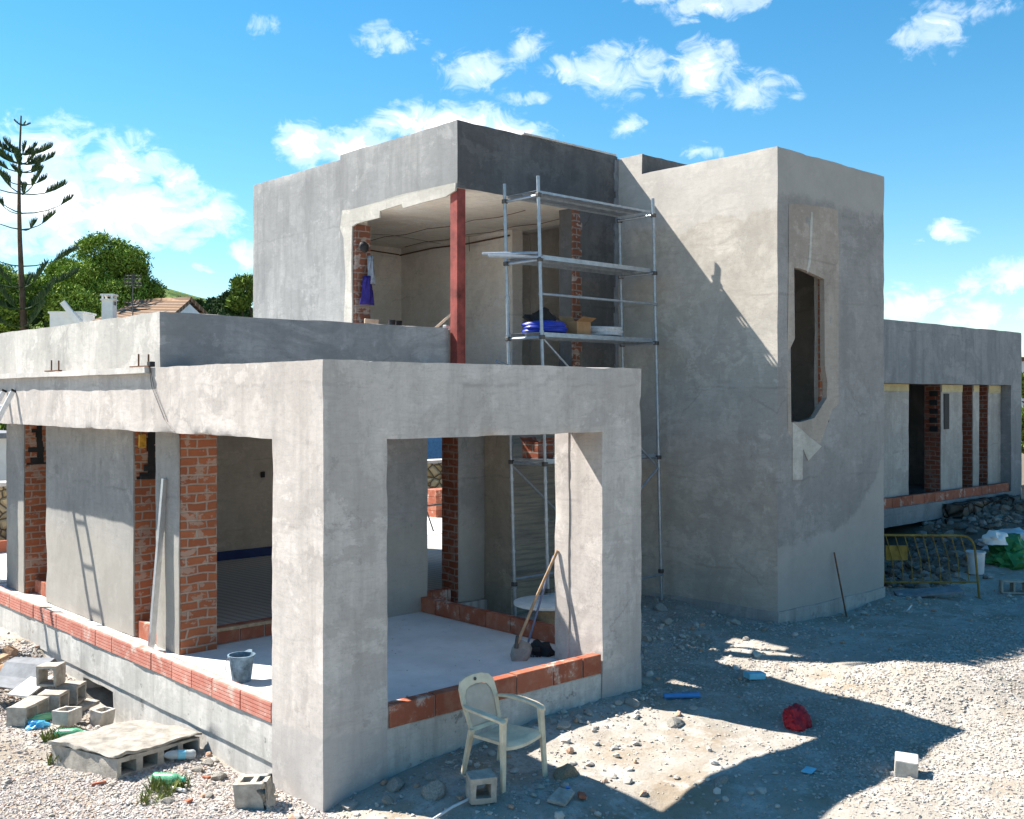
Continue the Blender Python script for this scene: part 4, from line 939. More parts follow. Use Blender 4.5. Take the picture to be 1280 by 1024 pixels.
# scraps
pile('red_sack', 'crumpled red plastic sack lying on the gravel', 'sack', (4.66, -1.72, G(4.66, -1.72)), (.18, .13, .15), M_red, 5, 4, rough=.34, rz=.4)
def slabby(name, label, cat, loc, rot, size, mat, group=None, bev=.01, rough=.008):
    q = MB(); a, b, c = size; q.box(-a, a, -b, b, -c, c); o = q.build(name, mat, None, bevel=bev, rough=rough); o.location = loc; o.rotation_euler = rot
    return tag(o, label, cat, group)
slabby('foam_block', 'light blue foam block lying in the sunny gravel', 'foam block', (5.46, -.66, G(5.46, -.66) + .035), (R(2), R(3), R(-25)), (.11, .07, .035), M_lblue)
q = MB(); q.lathe([(.027, 0), (.031, .01), (.031, .40), (.026, .40), (.026, 0), (.027, 0)], 14); o = q.build('blue_pipe', M_mblue, None, smooth=True); o.location = (4.12, -.40, G(4.12, -.4) + .033); o.rotation_euler = (0, R(90), R(-38)); tag(o, 'short blue plastic pipe lying in the shade by the porch column', 'pipe')
pile('blue_scrap', 'scrap of bright blue plastic film near the left hollow block', 'scrap', (-.96, 4.2, G(-.96, 4.2)), (.09, .07, .06), plain('cyan_film', (.1, .45, .75), .4), 2, rough=.7)
slabby('pale_blue_sheet', 'small pale blue sheet lying flat in the shaded gravel beyond the sunlit patch', 'sheet', (3.55, -2.55, G(3.55, -2.55) + .02), (R(3), 0, R(15)), (.08, .05, .006), M_lblue)
slabby('blue_scrap', 'little bright blue scrap on the rubble under the chair', 'scrap', (1.62, -1.36, G(1.62, -1.36) + .015), (R(10), 0, R(40)), (.03, .025, .008), M_mblue)
def chunk(label, x, y, size, seed, mat=None, rz=0., group=None, flat=.3, name='concrete_chunk', cat='rubble chunk'):
    bm = bmesh.new(); bmesh.ops.create_icosphere(bm, subdivisions=2, radius=1)
    rr = random.Random(seed)
    for k in range(7):                                             # shear off facets
        nrm = Vector((rr.uniform(-1, 1), rr.uniform(-1, 1), rr.uniform(-.4, 1))).normalized(); dcut = rr.uniform(.45, .75)
        for v in bm.verts:
            e = v.co.dot(nrm) - dcut
            if e > 0: v.co -= nrm * e
    for v in bm.verts: v.co += noise.noise_vector(v.co * 3 + Vector((seed, 0, 0))) * .05
    me = bpy.data.meshes.new(name); bm.to_mesh(me); bm.free(); me.materials.append(mat or M_chunk)
    o = bpy.data.objects.new(name, me); COL.objects.link(o); o.scale = size; o.location = (x, y, G(x, y) + size[2] * flat); o.rotation_euler = (rr.uniform(-.2, .2), rr.uniform(-.2, .2), rz)
    return tag(o, label, cat, group)
chunk('white flat stone lying in the middle of the sunlit patch before the porch', 2.75, -2.15, (.14, .08, .04), 2, M_cap, .5)
chunk('grey concrete lump at the upper edge of the sunlit patch before the porch', 3.65, -.95, (.17, .09, .07), 3, M_cap, .2)
chunk('brown earthy lump beside the right front leg of the chair', 1.86, -1.12, (.17, .12, .10), 4, plain('earth_lump', (.26, .2, .14), .95, .1, 0, .4, 9, .8), .3)
slabby('paving_piece', 'flat grey paving piece on the shaded ground right of the chair', 'paving piece', (1.42, -1.48, G(1.42, -1.48) + .03), (R(6), R(-8), R(20)), (.11, .08, .018), M_chunk)
slabby('terracotta_shard', 'orange terracotta shard next to the grey paving piece right of the chair', 'brick shard', (1.60, -1.55, G(1.6, -1.55) + .02), (R(10), R(4), R(50)), (.07, .035, .015), M_terra)
chunk('dusty white boulder of mortar left of the small hollow block by the chair', .70, -.62, (.16, .13, .10), 6, M_cap, .9)
chunk('round pale stone in the dark rubble at the foot of the corner column', .36, -.45, (.075, .06, .055), 7, M_cap, .2)
chunk('white flat stone on the edge of the far sunlit gravel beyond the foam block', 6.1, -.25, (.12, .07, .05), 8, M_cblockw, .2)
chunk('white stone lying right of the foam block at the edge of the tower\'s shade', 5.6, -.30, (.09, .06, .05), 9, M_cblockw, .9)
gp = 'broken chunks along the foot of the walls'
for i, (x, y, s) in enumerate([(.15, -.18, .10), (.62, -.22, .13), (.9, -.35, .08), (1.9, -.3, .09), (2.6, -.35, .10), (3.1, -.22, .08), (3.7, -.3, .11), (4.4, .1, .10), (4.9, .7, .12), (5.6, 1.1, .14), (6.4, 1.4, .12), (6.9, 1.9, .14), (7.1, .8, .12)]):
    chunk('broken grey concrete chunk in the shaded rubble along the foot of the porch and tower', x, y, (s, s * .75, s * .55), 20 + i, M_chunk, i * .7, gp)
gp = 'pale lumps along the sunny plinth'
for i, (x, y, s) in enumerate([(-.14, 1.05, .09), (-.2, 1.5, .12), (-.12, 1.9, .10), (-.3, 1.75, .08), (-.25, 1.25, .07), (-.55, 1.0, .07), (-.9, 1.1, .08)]):
    chunk('pale mortar lump lying in the sun along the foot of the left plinth', x, y, (s, s * .75, s * .5), 40 + i, M_cap, i * .9, gp)
gp = 'clay and mortar lumps in the left heap'
for i, (x, y, s) in enumerate([(-.5, 6.6, .2), (-.9, 6.9, .24), (-.6, 7.3, .18), (-1.0, 6.2, .2), (-.75, 6.0, .15), (-1.2, 5.6, .18), (-.35, 7.0, .16), (-1.1, 7.6, .2)]):
    chunk('clay brown lump in the rubble heap at the left edge below the ladder shadow', x, y, (s, s * .7, s * .5), 60 + i, M_cap if i % 2 else plain('clay_lump', (.42, .27, .17), .95, .1, 0, .3, 7, .8), i * .8, gp)
# grey folded roofing sheet and white board on the left heap
def folded(name, label, cat, loc, rot, rows, mat, th=.012):
    q = MB(); n = len(rows); q.add([Vector(p) for r_ in rows for p in r_], [(2 * i, 2 * i + 1, 2 * i + 3, 2 * i + 2) for i in range(n - 1)]); o = q.build(name, mat)
    md = o.modifiers.new('s', 'SOLIDIFY'); md.thickness = th; o.location = loc; o.rotation_euler = rot
    return tag(o, label, cat)
folded('roofing_sheet', 'dark grey bent roofing sheet lying over the rubble behind the hollow blocks', 'sheet', (-.60, 5.62, -.42), (0, 0, R(38)),
    [((-.45, -.26, -.02), (-.40, .30, .02)), ((-.16, -.26, .03), (-.12, .30, .05)), ((.0, -.25, .16), (.05, .32, .17)), ((.20, -.24, .20), (.25, .33, .18)), ((.42, -.20, .06), (.46, .32, .08))], M_slate)
slabby('white_board', 'white board lying flat under the bent grey roofing sheet', 'board', (-.68, 5.22, -.42), (R(4), R(-10), R(40)), (.28, .13, .012), M_board)
slabby('timber_offcut', 'brown timber offcut in the heap at the left edge', 'timber', (-.85, 6.45, G(-.85, 6.45) + .12), (R(6), R(-12), R(20)), (.34, .05, .03), M_wood)
slabby('concrete_plank', 'thin concrete plank bridging the dark plinth hole under the blocks', 'plank', (-.42, 4.72, -.655), (R(2), R(-3), R(25)), (.36, .12, .022), M_chunk)
# weeds
def weeds(label, x, y, r, n, seed, group=None):
    rg = random.Random(seed); q = MB()
    for i in range(n):
        a = rg.uniform(0, 2 * PI); d_ = r * math.sqrt(rg.random()); bx, by = x + d_ * math.cos(a), y + d_ * math.sin(a) * .6; bz = G(bx, by)
        h = rg.uniform(.05, .15); tx, ty = rg.uniform(-.08, .08), rg.uniform(-.08, .08); wd = rg.uniform(.003, .008); ca, sa = math.cos(a) * wd, math.sin(a) * wd
        q.add([(bx - ca, by - sa, bz), (bx + ca, by + sa, bz), (bx + tx * .5 + ca * .8, by + ty * .5 + sa * .8, bz + h * .65), (bx + tx, by + ty, bz + h), (bx + tx * .5 - ca * .8, by + ty * .5 - sa * .8, bz + h * .65)], [(0, 1, 2, 3, 4)])
    return tag(q.build('weed_tuft', M_weed, fix=False), label, 'weeds', group)
M_weed = plain('weed_leaf', (.17, .20, .055), .8, .2, 0, .5, 11)
weeds('green weed tuft growing left of the slab fragment', -1.02, 2.95, .26, 260, 1)
weeds('yellowish weed tuft on the gravel beneath the green bottle in front of the slab fragment', -.72, 1.45, .2, 150, 2)
weeds('weed tuft growing around the pale block and the green bottle', -.86, 3.72, .22, 200, 3)
weeds('sparse weed tuft at the bottom of the frame on the pale gravel', -.95, 1.25, .16, 80, 5)
q = MB(); q.tube([(.2, -1.05, G(.2, -1.05) + .03), (.62, -1.0, G(.6, -1.) + .05), (1.02, -.98, G(1.02, -.98) + .05)], .012, 7); tag(q.build('thin_pipe', M_grayplastic), 'thin pale plastic pipe lying on the dark rubble below the small hollow block', 'pipe')
q = MB(); q.tube([(-.72, 1.42, G(-.72, 1.42) + .03), (-.66, 1.25, G(-.66, 1.25) + .03)], .016, 7); tag(q.build('white_stick', M_board), 'short white stick lying under the green bottle', 'stick')

# things in the upper room
t = thing('hanging_jacket', 'navy and grey work jacket hanging with a black cap on the upper room brick jamb', 'jacket', (4.42, 5.70, 4.1))
q = MB()
def sheetpts(w0, w1, z0, z1, bul, y0=-.02):
    vs = []; nz_, nx_ = 8, 6
    for j in range(nz_ + 1):
        v = j / nz_; w_ = w0 + (w1 - w0) * v
        for i in range(nx_ + 1):
            u = i / nx_ * 2 - 1; vs.append((u * w_, y0 - bul * (1 - u * u) - .02 * math.sin(u * 7 + v * 3), z1 + (z0 - z1) * v))
    return vs, [(j * 7 + i, j * 7 + i + 1, j * 7 + 8 + i, j * 7 + 7 + i) for j in range(8) for i in range(6)]
v_, f_ = sheetpts(.05, .14, .30, .74, .06); q.add(v_, f_); o = q.build('jacket_body', M_cloth, t, smooth=True, fix=False); o.modifiers.new('s', 'SOLIDIFY').thickness = .012
q = MB(); v_, f_ = sheetpts(.03, .08, .62, 1.06, .05, -.03); q.add([(a + .06, b, c) for a, b, c in v_], f_); o = q.build('grey_shirt', M_gcloth, t, smooth=True, fix=False); o.modifiers.new('s', 'SOLIDIFY').thickness = .012
q = MB(); q.lathe([(0, .07), (.05, .06), (.085, .02), (.09, .0), (.085, -.012), (.06, -.02), (.0, -.03)], 14, 0, Matrix.Translation((-.07, -.05, 1.18)) @ Matrix.Rotation(R(40), 4, 'Y') @ Matrix.Rotation(R(75), 4, 'X')); q.build('cap', M_black, t, smooth=True)
slabby('wood_panel', 'pinkish wooden panel leaning on the jamb beneath the navy jacket', 'panel', (4.45, 5.62, 3.72), (R(4), 0, 0), (.13, .015, .46), M_woodp)
def boots(x, y, n):
    for k in range(2):
        t = thing('work_boot', 'black work boot standing behind the parapet in the upper room', 'boot', (x + k * .16, y + .05 * k, 3.93), (0, 0, R(-30 + 25 * k)), 'pair of black work boots in the upper room')
        q = MB(); q.lathe([(.0, .03), (.055, .03), (.05, .12), (.056, .2), (.045, .2), (.04, .12), (0, .1)], 12); q.build('shaft', M_black, t, smooth=True)
        q = MB(); q.tube([(0, .0, .04), (0, -.10, .05), (0, -.19, .035)], [.05, .05, .03], 10); q.build('foot', M_black, t, smooth=True)
        q = MB(); q.box(-.048, .048, -.21, .05, 0, .022); q.build('sole', M_steel, t, bevel=.006)
boots(4.40, 5.0, 2)
q = MB(); q.box(4.27, 4.8, 4.6, 5.4, 3.80, 3.928); tag(q.build('brick_stack', M_terra, None, rough=.006), 'low stack of bricks behind the parapet with the black boots on it', 'brick stack')
slabby('pale_batten', 'pale timber batten sticking up behind the parapet left of the red column', 'batten', (4.72, 4.30, 4.02), (R(0), R(-42), R(-35)), (.32, .025, .02), M_woodp)
slabby('white_offcut', 'small white offcut lying on the ledge beside the red column', 'offcut', (4.36, 3.66, 3.955), (0, R(3), R(20)), (.06, .03, .025), M_board)

# steel clamps left on the roof edge
def clamp(label, y):
    t = thing('steel_clamp', label, 'clamp', (-.02, y, 3.315)); q = MB(); q.tube([(0, -.16, .0), (0, -.16, .14)], .010, 7); q.build('pin', M_rust, t)
    q = MB(); q.tube([(0, .10, .0), (0, .10, .15)], .010, 7); q.build('pin', M_rust, t)
    q = MB(); q.box(-.02, .03, -.20, .30, .0, .018); q.build('flat_bar', M_rust, t); return t
clamp('rusty steel clamp with two pins on the roof edge beside the dark parapet corner', 3.64); clamp('rusty steel clamp with two pins on the roof edge nearer the ladder', 6.35)
q = MB(); q.box(-.03, .03, 3.42, 3.50, 3.316, 3.375); tag(q.build('black_bracket', M_black, None, bevel=.006), 'small black bracket on the roof edge below the parapet corner', 'bracket')
q = MB(); q.tube([(-.02, 3.46, 3.32), (-.012, 3.42, 3.1), (-.010, 3.10, 2.74), (-.012, 2.86, 2.62)], .0035, 5); q.tube([(-.02, 3.44, 3.32), (-.012, 3.36, 3.1), (-.010, 3.02, 2.72)], .003, 5); tag(q.build('hanging_wire', M_steel), 'thin wires hanging down the porch fascia below the black bracket', 'wire')
q = MB(); q.box(.60, .72, 5.0, 5.032, 2.06, 2.14); q.box(.56, .66, 4.985, 5.03, 1.96, 2.0); tag(q.build('cable_bundle', M_black, None, rough=.015), 'black cables stuffed in the chase at the top of the middle brick jamb', 'cables')
q = MB(); q.box(.53, .62, 4.99, 5.036, 2.35, 2.52); tag(q.build('work_lamp', plain('amber_lens', (.45, .25, .03), .3, .5, 0, .4, 20), None, bevel=.01), 'amber work lamp hung at the top of the middle brick jamb', 'lamp')

# leaning rebar by the tower
q = MB(); q.tube([(9.0, .18, -.24), (8.93, .345, .72)], .012, 8); tag(q.build('steel_bar', M_rust), 'rusty steel bar leaning against the foot of the tower', 'steel bar')
q = MB(); q.tube([(9.75, -.35, G(9.75, -.35) + .02), (9.95, -.32, G(9.95, -.32) + .07)], .012, 6); tag(q.build('white_stick', M_board), 'short white stick lying on the shaded ground right of the tower', 'stick')

# yellow crowd barrier
t = thing('crowd_barrier', 'yellow tubular crowd barrier with a plate standing in the shade behind the tower', 'barrier', (12.03, -.42, G(12.03, -.42) - .03), (0, 0, math.atan2(.6788, -.7343)))
LB = 2.05; hb = 1.04; ln_ = .06
def bz(p): return (p[0], ln_ * p[1] * -1.0, p[1])
q = MB(); arc = [(0, .0), (.05, .80)] + [(.06 + .20 * (1 - math.cos(a)), .82 + .20 * math.sin(a)) for a in (.3, .7, 1.1, PI / 2)] + [(LB - .25, 1.03), (LB - .08, .96), (LB, .8), (LB, 0)]
q.tube([bz(p) for p in arc], .019, 8); q.build('frame', M_yellow, t, smooth=True)
q = MB(); q.tube([bz((.04, .28)), bz((LB, .28))], .013, 8); q.build('bottom_rail', M_yellow, t, smooth=True)
for k in range(12):
    q = MB(); xx = .28 + k * .15; q.tube([bz((xx, 1.02)), bz((xx - .10 + (.02 if k == 4 else 0), .65)), bz((xx - .12, .28))], .0075, 6); q.build('bar', M_yellow, t)
q = MB(); q.box(1.12, 1.48, -.075, -.068, .62, .86); q.build('plate', M_yellow, t, bevel=.003)
for xx in (.02, LB):
    q = MB(); q.tube([(xx, -.25, .012), (xx, 0, .03), (xx, .22, .012)], .014, 7); q.build('foot', M_yellow, t, smooth=True)

# rubbish at the right edge
pile('green_sheet', 'heap of crumpled green plastic sheeting at the right edge behind the hollow block', 'sheeting', (14.5, .0, G(14.5, .0) - .05), (.46, .42, .34), M_green, 4, 4, .5)
pile('pale_sheet', 'grey-white plastic sheet heaped on the rubble bank above the green sheeting', 'sheeting', (16.0, .55, G(16, .55) + .05), (.7, .6, .3), M_grayplastic, 8, 4, .4)
t = thing('plastic_tub', 'pale plastic tub standing between barrier and green sheeting', 'tub', (13.2, .15, G(13.2, .15))); q = MB(); q.lathe([(0, .01), (.13, .01), (.15, .36), (.165, .37), (.165, .39), (.14, .39), (.12, .03), (0, .03)], 20); q.build('body', M_grayplastic, t, smooth=True); q = MB(); q.tube([(.0, .155, .34), (.07, .16, .24), (.0, .16, .2), (-.07, .16, .24), (0, .155, .34)], .006, 5); q.build('handle', M_steel, t)
pile('white_bag', 'white bag lying on top of the green sheeting', 'bag', (14.2, .25, G(14.2, .25) + .34), (.24, .2, .16), M_whitewall, 6, rough=.4)
slabby('grey_board', 'long grey board lying on the ground in front of the crowd barrier', 'board', (11.25, .05, G(11.25, .05) + .08), (R(8), R(-6), R(-50)), (.5, .16, .02), M_slate)
t = thing('retaining_wall', 'rough dark stone retaining wall under the slab of the wing', 'wall', (0, 0, 0))
solid('wall_body', [(17.55, 22.6, 2.45, 2.92, -.4, .30), (17.9, 21.2, 2.5, 2.92, .30, .62)], M_darkstone, t, step=.1, amp=.05, nscale=3.1)
gp = 'brick shards in the left rubble'
for i, (x, y) in enumerate([(-.35, 5.9), (-.9, 5.2), (-.62, 3.45), (-1.1, 3.3), (-.3, 1.55), (-1.25, 5.3), (-.75, 1.0), (-1.15, 2.0), (-.4, 4.3), (-1.05, 6.6)]):
    slabby('brick_shard', 'small orange brick shard scattered in the sunny rubble along the left plinth', 'brick shard', (x, y, G(x, y) + .015), (R(15 * math.sin(i * 3)), R(12 * math.cos(i * 2)), i * 1.3), (.05 + .02 * math.sin(i), .03, .012), M_terra, gp)
gp = 'blocks in the rubble bank'
for i, (x, y, s) in enumerate([(13.0, .9, .2), (13.5, 1.1, .24), (12.7, .6, .16), (12.6, .1, .13), (13.0, -.1, .12), (14.2, 1.5, .26), (15.2, 1.6, .28), (16.4, 1.8, .3), (17.2, 2.2, .32), (18.2, 2.4, .3), (19, 2.5, .34), (20, 2.45, .3), (18.8, 1.7, .3), (17.6, 1.2, .3), (20.4, 1.9, .35), (21.4, 2.2, .3), (15.8, 2.3, .26), (16.8, 2.7, .3)]):
    chunk('rough lump in the shaded rubble bank below the wing', x, y, (s * .62, s * .46, s * .36), 80 + i, plain('dark_lump', (.15, .13, .11), .95, .1, 0, .4, 8, .7) if i == 0 else bpy.data.materials['dark_lump'], i * .7, gp)
q = MB(); q.box(-.6, .6, -.3, .3, 0, .05); q.box(-.55, -.45, -.28, .28, -.25, 0); q.box(.45, .55, -.28, .28, -.25, 0); o = q.build('pallet', M_cblock, None, rough=.01); o.location = (20.1, 1.7, .92); o.rotation_euler = (R(3), R(2), R(10)); tag(o, 'grey slab on stub supports on top of the rubble bank', 'slab')
# ------------------------------------------------------------------ beyond the site
RT = Vector((math.sin(R(47.25)), -math.cos(R(47.25)), 0))
CAMP = Vector((-5.0123, -7.8201, 0))
def spot(px, D, z=0.0): 
    p = CAMP + FW * D + RT * ((px - 640) / 1326 * D); return Vector((p.x, p.y, z))

# hill
n1_, n2_ = 90, 40
xs = np.linspace(-900, 2200, n1_); ds = np.linspace(110, 620, n2_)
prof = np.interp(xs, [-900, -300, 0, 120, 190, 240, 300, 420, 640, 900, 1105, 1400, 2200], [22, 40, 50, 49, 46.5, 42, 38, 30, 22, 16, 14, 12, 10])
hv = []
for i, px in enumerate(xs):
    for j, D in enumerate(ds):
        t = np.clip((D - 110) / 290, 0, 1.0); up = t * t * (3 - 2 * t)
        if D > 400: up = max(.3, 1 - (D - 400) / 400)
        p = spot(px, D); hv.append((p.x, p.y, -2.5 + prof[i] * up + 2.0 * up * float(vnoise(np.array([p.x + 3000.]), np.array([p.y + 3000.]), .03, 51)[0])))
k = (np.arange(n1_ - 1)[:, None] * n2_ + np.arange(n2_ - 1)[None]).ravel()
m = Mat('hill_scrub', 1.0, 0.02)
c = m.mix(m.ramp(m.noise(.08, 8, .7), [(.42, 0), (.58, 1)]), (0.045, 0.085, 0.028), (0.17, 0.22, 0.075)); m.color(c); m.bump(m.noise(.3, 6, .7), .8, 1.0)
tag(np_mesh('hill', np.array(hv), np.stack([k, k + 1, k + n2_ + 1, k + n2_], 1), m.m, smooth=True), kind='structure')

def leafmat(name, lo, hi, sc=.6):
    m = Mat(name, .85, .15); g = m.node('ShaderNodeNewGeometry')
    f = m.math('ADD', m.math('MULTIPLY', m.noise(sc, 4, .6), .75), m.math('MULTIPLY', g.outputs['Random Per Island'], .45))
    m.color(m.mix(m.ramp(f, [(.32, 0), (.8, 1)]), lo, hi)); m.b.inputs['Subsurface Weight'].default_value = 0
    m.b.inputs['Transmission Weight'].default_value = 0; return m.m
M_pine = leafmat('pine_needles', (.035, .08, .012), (.27, .38, .06), .5)
M_arau = leafmat('norfolk_needles', (.016, .038, .018), (.06, .10, .04), 2)
M_oak = leafmat('leaf_green', (.045, .085, .015), (.20, .28, .05), .5)
M_bark = plain('bark', (.10, .07, .05), .95, .1, 0, .35, 4, .6)
def crown_mesh(name, blobs, per, leaf, mat, parent, seed):
    """leaf tufts over many small sprays that sit on a few uneven masses"""
    r = np.random.default_rng(seed); P = []
    for (c, rad, n) in blobs:
        d = r.normal(size=(n, 3)); d /= np.linalg.norm(d, axis=1)[:, None]
        rr = r.uniform(.55, 1.08, n)[:, None] ** .6
        ctr = np.array(c) + d * rr * np.array(rad)
        s = np.array(rad).mean() * .17
        pts = ctr[:, None, :] + r.normal(size=(n, per, 3)) * np.array([s, s, s * .6]); P.append(pts.reshape(-1, 3))
    P = np.concatenate(P); N = len(P)
    a = r.normal(size=(N, 3)); a[:, 2] = np.abs(a[:, 2]) * .8 + .2; a /= np.linalg.norm(a, axis=1)[:, None]
    b = np.cross(a, r.normal(size=(N, 3))); b /= np.linalg.norm(b, axis=1)[:, None]
    L = leaf * r.uniform(.6, 1.4, N)[:, None]; wv = L * .22
    V = np.stack([P - b * wv, P + b * wv, P + a * L + b * wv * .4, P + a * L - b * wv * .4], 1).reshape(-1, 3)
    F = np.arange(N * 4).reshape(N, 4)
    return np_mesh(name, V, F, mat, parent)
def tree(name, label, cat, base, h, blobs, per, leaf, mat, seed, group=None, trunk=.22):
    t = thing(name, label, cat, base, group=group); rg = random.Random(seed)
    q = MB(); tip = Vector((0, 0, h * .75)); q.tube([(0, 0, -.5), (.1, .05, h * .35), tip], [trunk, trunk * .75, trunk * .3], 8)
    for c, rad, n in blobs:
        s = Vector((0.06, .03, h * rg.uniform(.3, .6))); e = Vector(c); q.tube([s, s.lerp(e, .5) + Vector((0, 0, .25)), e], [trunk * .4, trunk * .25, trunk * .08], 6)
    q.build('trunk', M_bark, t, smooth=True); crown_mesh('crown', blobs, per, leaf, mat, t, seed); return t
def blobset(rg, h0, h1, w, n, tuft, sq=.75):
    out = []
    for i in range(n):
        f = (i + .5) / n; z = h0 + (h1 - h0) * f; rr = w * (1 - .75 * max(0, f - .25) ** 1.3) * rg.uniform(.35, .9); a = rg.uniform(0, 2 * PI)
        s = w * rg.uniform(.34, .58); out.append(((rr * math.cos(a), rr * math.sin(a), z), (s, s, s * sq), tuft))
    return out
rg = random.Random(3)
def pine(label, px, D, top, wid, seed):
    b = spot(px, D, -.7); tree('pine_tree', label, 'tree', b, top + .7, blobset(random.Random(seed), 3.4, top - .35, wid, 15, 190), 30, .12, M_pine, seed, 'pine trees beyond the roof terrace')
pine('broad bright green pine with the tallest crown right of the bare Norfolk pine', 142, 47, 10.7, 2.1, 3)
pine('green pine directly behind the bare trunk of the Norfolk pine', 78, 49, 10.0, 2.2, 5)
pine('darker pine at the far left edge of the photo', 8, 46, 9.2, 2.3, 8)
pine('low pine between the tall pine and the white chimney', 112, 44, 8.0, 1.8, 12)

# Norfolk Island pine: bare trunk, whorls of upswept fronds
t = thing('norfolk_pine', 'tall sparse Norfolk Island pine with a bare trunk and tiered upswept branches', 'tree', spot(28, 44, -.7))
H0 = 15.35
q = MB(); q.tube([(.12 * math.sin(i * .5), .05 * i / 12, H0 * i / 12) for i in range(13)], [.20 * (1 - i / 12.6) + .02 for i in range(13)], 9); q.build('trunk', M_bark, t, smooth=True)
rg = random.Random(17); k = 0
for hz, Lb, n, fol in [(14.95, .28, 4, .9), (13.75, 1.0, 7, .85), (13.35, 1.2, 7, .7), (13.0, 1.15, 5, .55), (12.5, 1.3, 3, .4), (12.1, 1.9, 5, .5), (11.3, 1.8, 3, .22), (10.62, 2.3, 3, .38), (9.1, 2.2, 2, .4), (8.2, 2.7, 5, .55), (7.3, 2.9, 6, .7), (6.6, 3.0, 5, .7)]:
    a0 = rg.uniform(0, 6)
    for i in range(n):
        a = a0 + 2 * PI * i / n + rg.uniform(-.25, .25); L = Lb * rg.uniform(.6, 1.12); u = Vector((math.cos(a), math.sin(a), 0)); sd_ = Vector((-u.y, u.x, 0))
        pts = [Vector((0, 0, hz)) + u * (L * f) + Vector((0, 0, L * (.02 * f + .34 * f ** 2.2))) for f in (0, .25, .5, .75, 1)]
        br = MB(); br.tube(pts, [.032, .026, .02, .014, .006], 5)
        for s in range(int(L * 90 * fol) + 8):
            f = 1 - fol * rg.random(); j = min(3, int(f * 4)); p = pts[j].lerp(pts[j + 1], f * 4 - j)
            ln = (.16 + .30 * (1 - abs(f - .72) * 1.6)) * rg.uniform(.6, 1.1) * min(1, L)
            e = p + Vector((0, 0, ln * .9)) + u * ln * .35 + sd_ * rg.uniform(-.4, .4) * ln
            br.tube([p, p.lerp(e, .55) + u * .03, e], [.016, .015, .006], 4, 0, False)
        br.build('branch', M_arau, t)
# tree by the upper storey, far trees
tree('leafy_tree', 'light green tree peeping out beside the left edge of the upper storey', 'tree', spot(319, 60, -.7), 11, blobset(random.Random(31), 3.5, 10.3, 1.5, 8, 110), 22, .2, M_oak, 31)
gp = 'dark trees on the hillside'
rg = random.Random(40)
for i, (px, D, top) in enumerate([(205, 200, 370), (222, 215, 372), (238, 190, 376), (252, 205, 374), (266, 185, 380), (278, 195, 377), (291, 175, 366), (286, 180, 376), (302, 190, 372), (262, 230, 371), (190, 180, 374), (174, 190, 372), (246, 160, 388), (275, 150, 388)]):
    z1 = 2.986 + (496 - top) / 1326 * D; h = rg.uniform(7, 9); w = rg.uniform(1.9, 2.9); q = blobset(random.Random(50 + i), h * .4, h - .8, w, 6, 50)
    tree('hill_tree', 'small dark round tree on the far hillside behind the tiled roof', 'tree', spot(px, D, z1 - h), h, q, 9, .6, leafmat('far_leaf', (.02, .04, .012), (.06, .10, .03), .2) if i == 0 else bpy.data.materials['far_leaf'], 60 + i, gp, .2)

# white house with a tiled roof behind the terrace
t = thing('white_house', 'white house with a brown tiled gable roof beyond the roof terrace', 'house')
A = spot(237, 40, 6.65); B = spot(166, 43, 6.80); En = spot(196, 36.5, 5.35); Ef = spot(96, 39.0, 5.55); An = spot(275, 42.5, 5.72); Bn = spot(205, 46, 5.8)
def roofq(name, pts):
    q = MB(); q.add(pts, [(0, 1, 2, 3)]); o = q.build(name, M_tiles, t); md = o.modifiers.new('s', 'SOLIDIFY'); md.thickness = .14; return o
roofq('roof', [B, A, En, Ef]); roofq('roof', [A, B, Bn, An])
dn = Vector((0, 0, -.16)); q = MB(); lo = lambda p: Vector((p.x, p.y, -1))
q.add([A + dn, En + dn, An + dn, lo(En), lo(An)], [(0, 1, 2), (1, 3, 4, 2)]); q.add([En + dn, Ef + dn, lo(En), lo(Ef)], [(0, 1, 3, 2)]); q.add([B + dn, Ef + dn, Bn + dn, lo(Ef), lo(Bn)], [(0, 1, 2), (1, 3, 4, 2)]); q.build('wall', M_whitewall, t)
c = MB(); p = spot(136.5, 38.2); rz = Matrix.Translation((p.x, p.y, 0)) @ Matrix.Rotation(R(47), 4, 'Z')
c.box(-.2, .2, -.2, .2, 5.2, 6.45, 0, rz); c.box(-.24, .24, -.24, .24, 6.451, 6.50, 0, rz)
for a_, b_ in ((-.2, -.2), (.13, -.2), (-.2, .13), (.13, .13)): c.box(a_, a_ + .07, b_, b_ + .07, 6.501, 6.62, 0, rz)
c.box(-.24, .24, -.24, .24, 6.621, 6.68, 0, rz); ch = c.build('chimney', M_whitewall, t)
q = MB(); q.box(-.11, -.03, -.21, -.203, 6.28, 6.42, 0, rz); q.box(.03, .11, -.21, -.203, 6.28, 6.42, 0, rz); q.build('vent_dark', M_black, ch)  # black plates paint the dark of the two chimney openings
q = MB(); mp = spot(166, 39.5); q.tube([(mp.x, mp.y, 5.6), (mp.x, mp.y, 7.55)], .022, 6)
for zz, wd in ((7.5, .28), (7.38, .32), (7.25, .3), (7.12, .34), (6.5, .3)):
    q.tube([tuple(mp + RT * -wd + Vector((0, 0, zz))), tuple(mp + RT * wd + Vector((0, 0, zz)))], .018, 5)
    for s in np.linspace(-1, 1, 6): q.tube([tuple(mp + RT * wd * s + Vector((0, 0, zz - .07))), tuple(mp + RT * wd * s + Vector((0, 0, zz + .07)))], .010, 4)
q.build('antenna', M_steel, t)
t = thing('white_outbuilding', 'low white flat-roofed outbuilding left of the tiled roof with a sloping white stair wall', 'building'); p = spot(86, 41.5); rz = Matrix.Translation((p.x, p.y, 0)) @ Matrix.Rotation(R(-42.75), 4, 'Z')
q = MB(); q.box(-.75, .55, 0, 1.2, -1, 6.25, 0, rz); q.build('wall', M_whitewall, t)
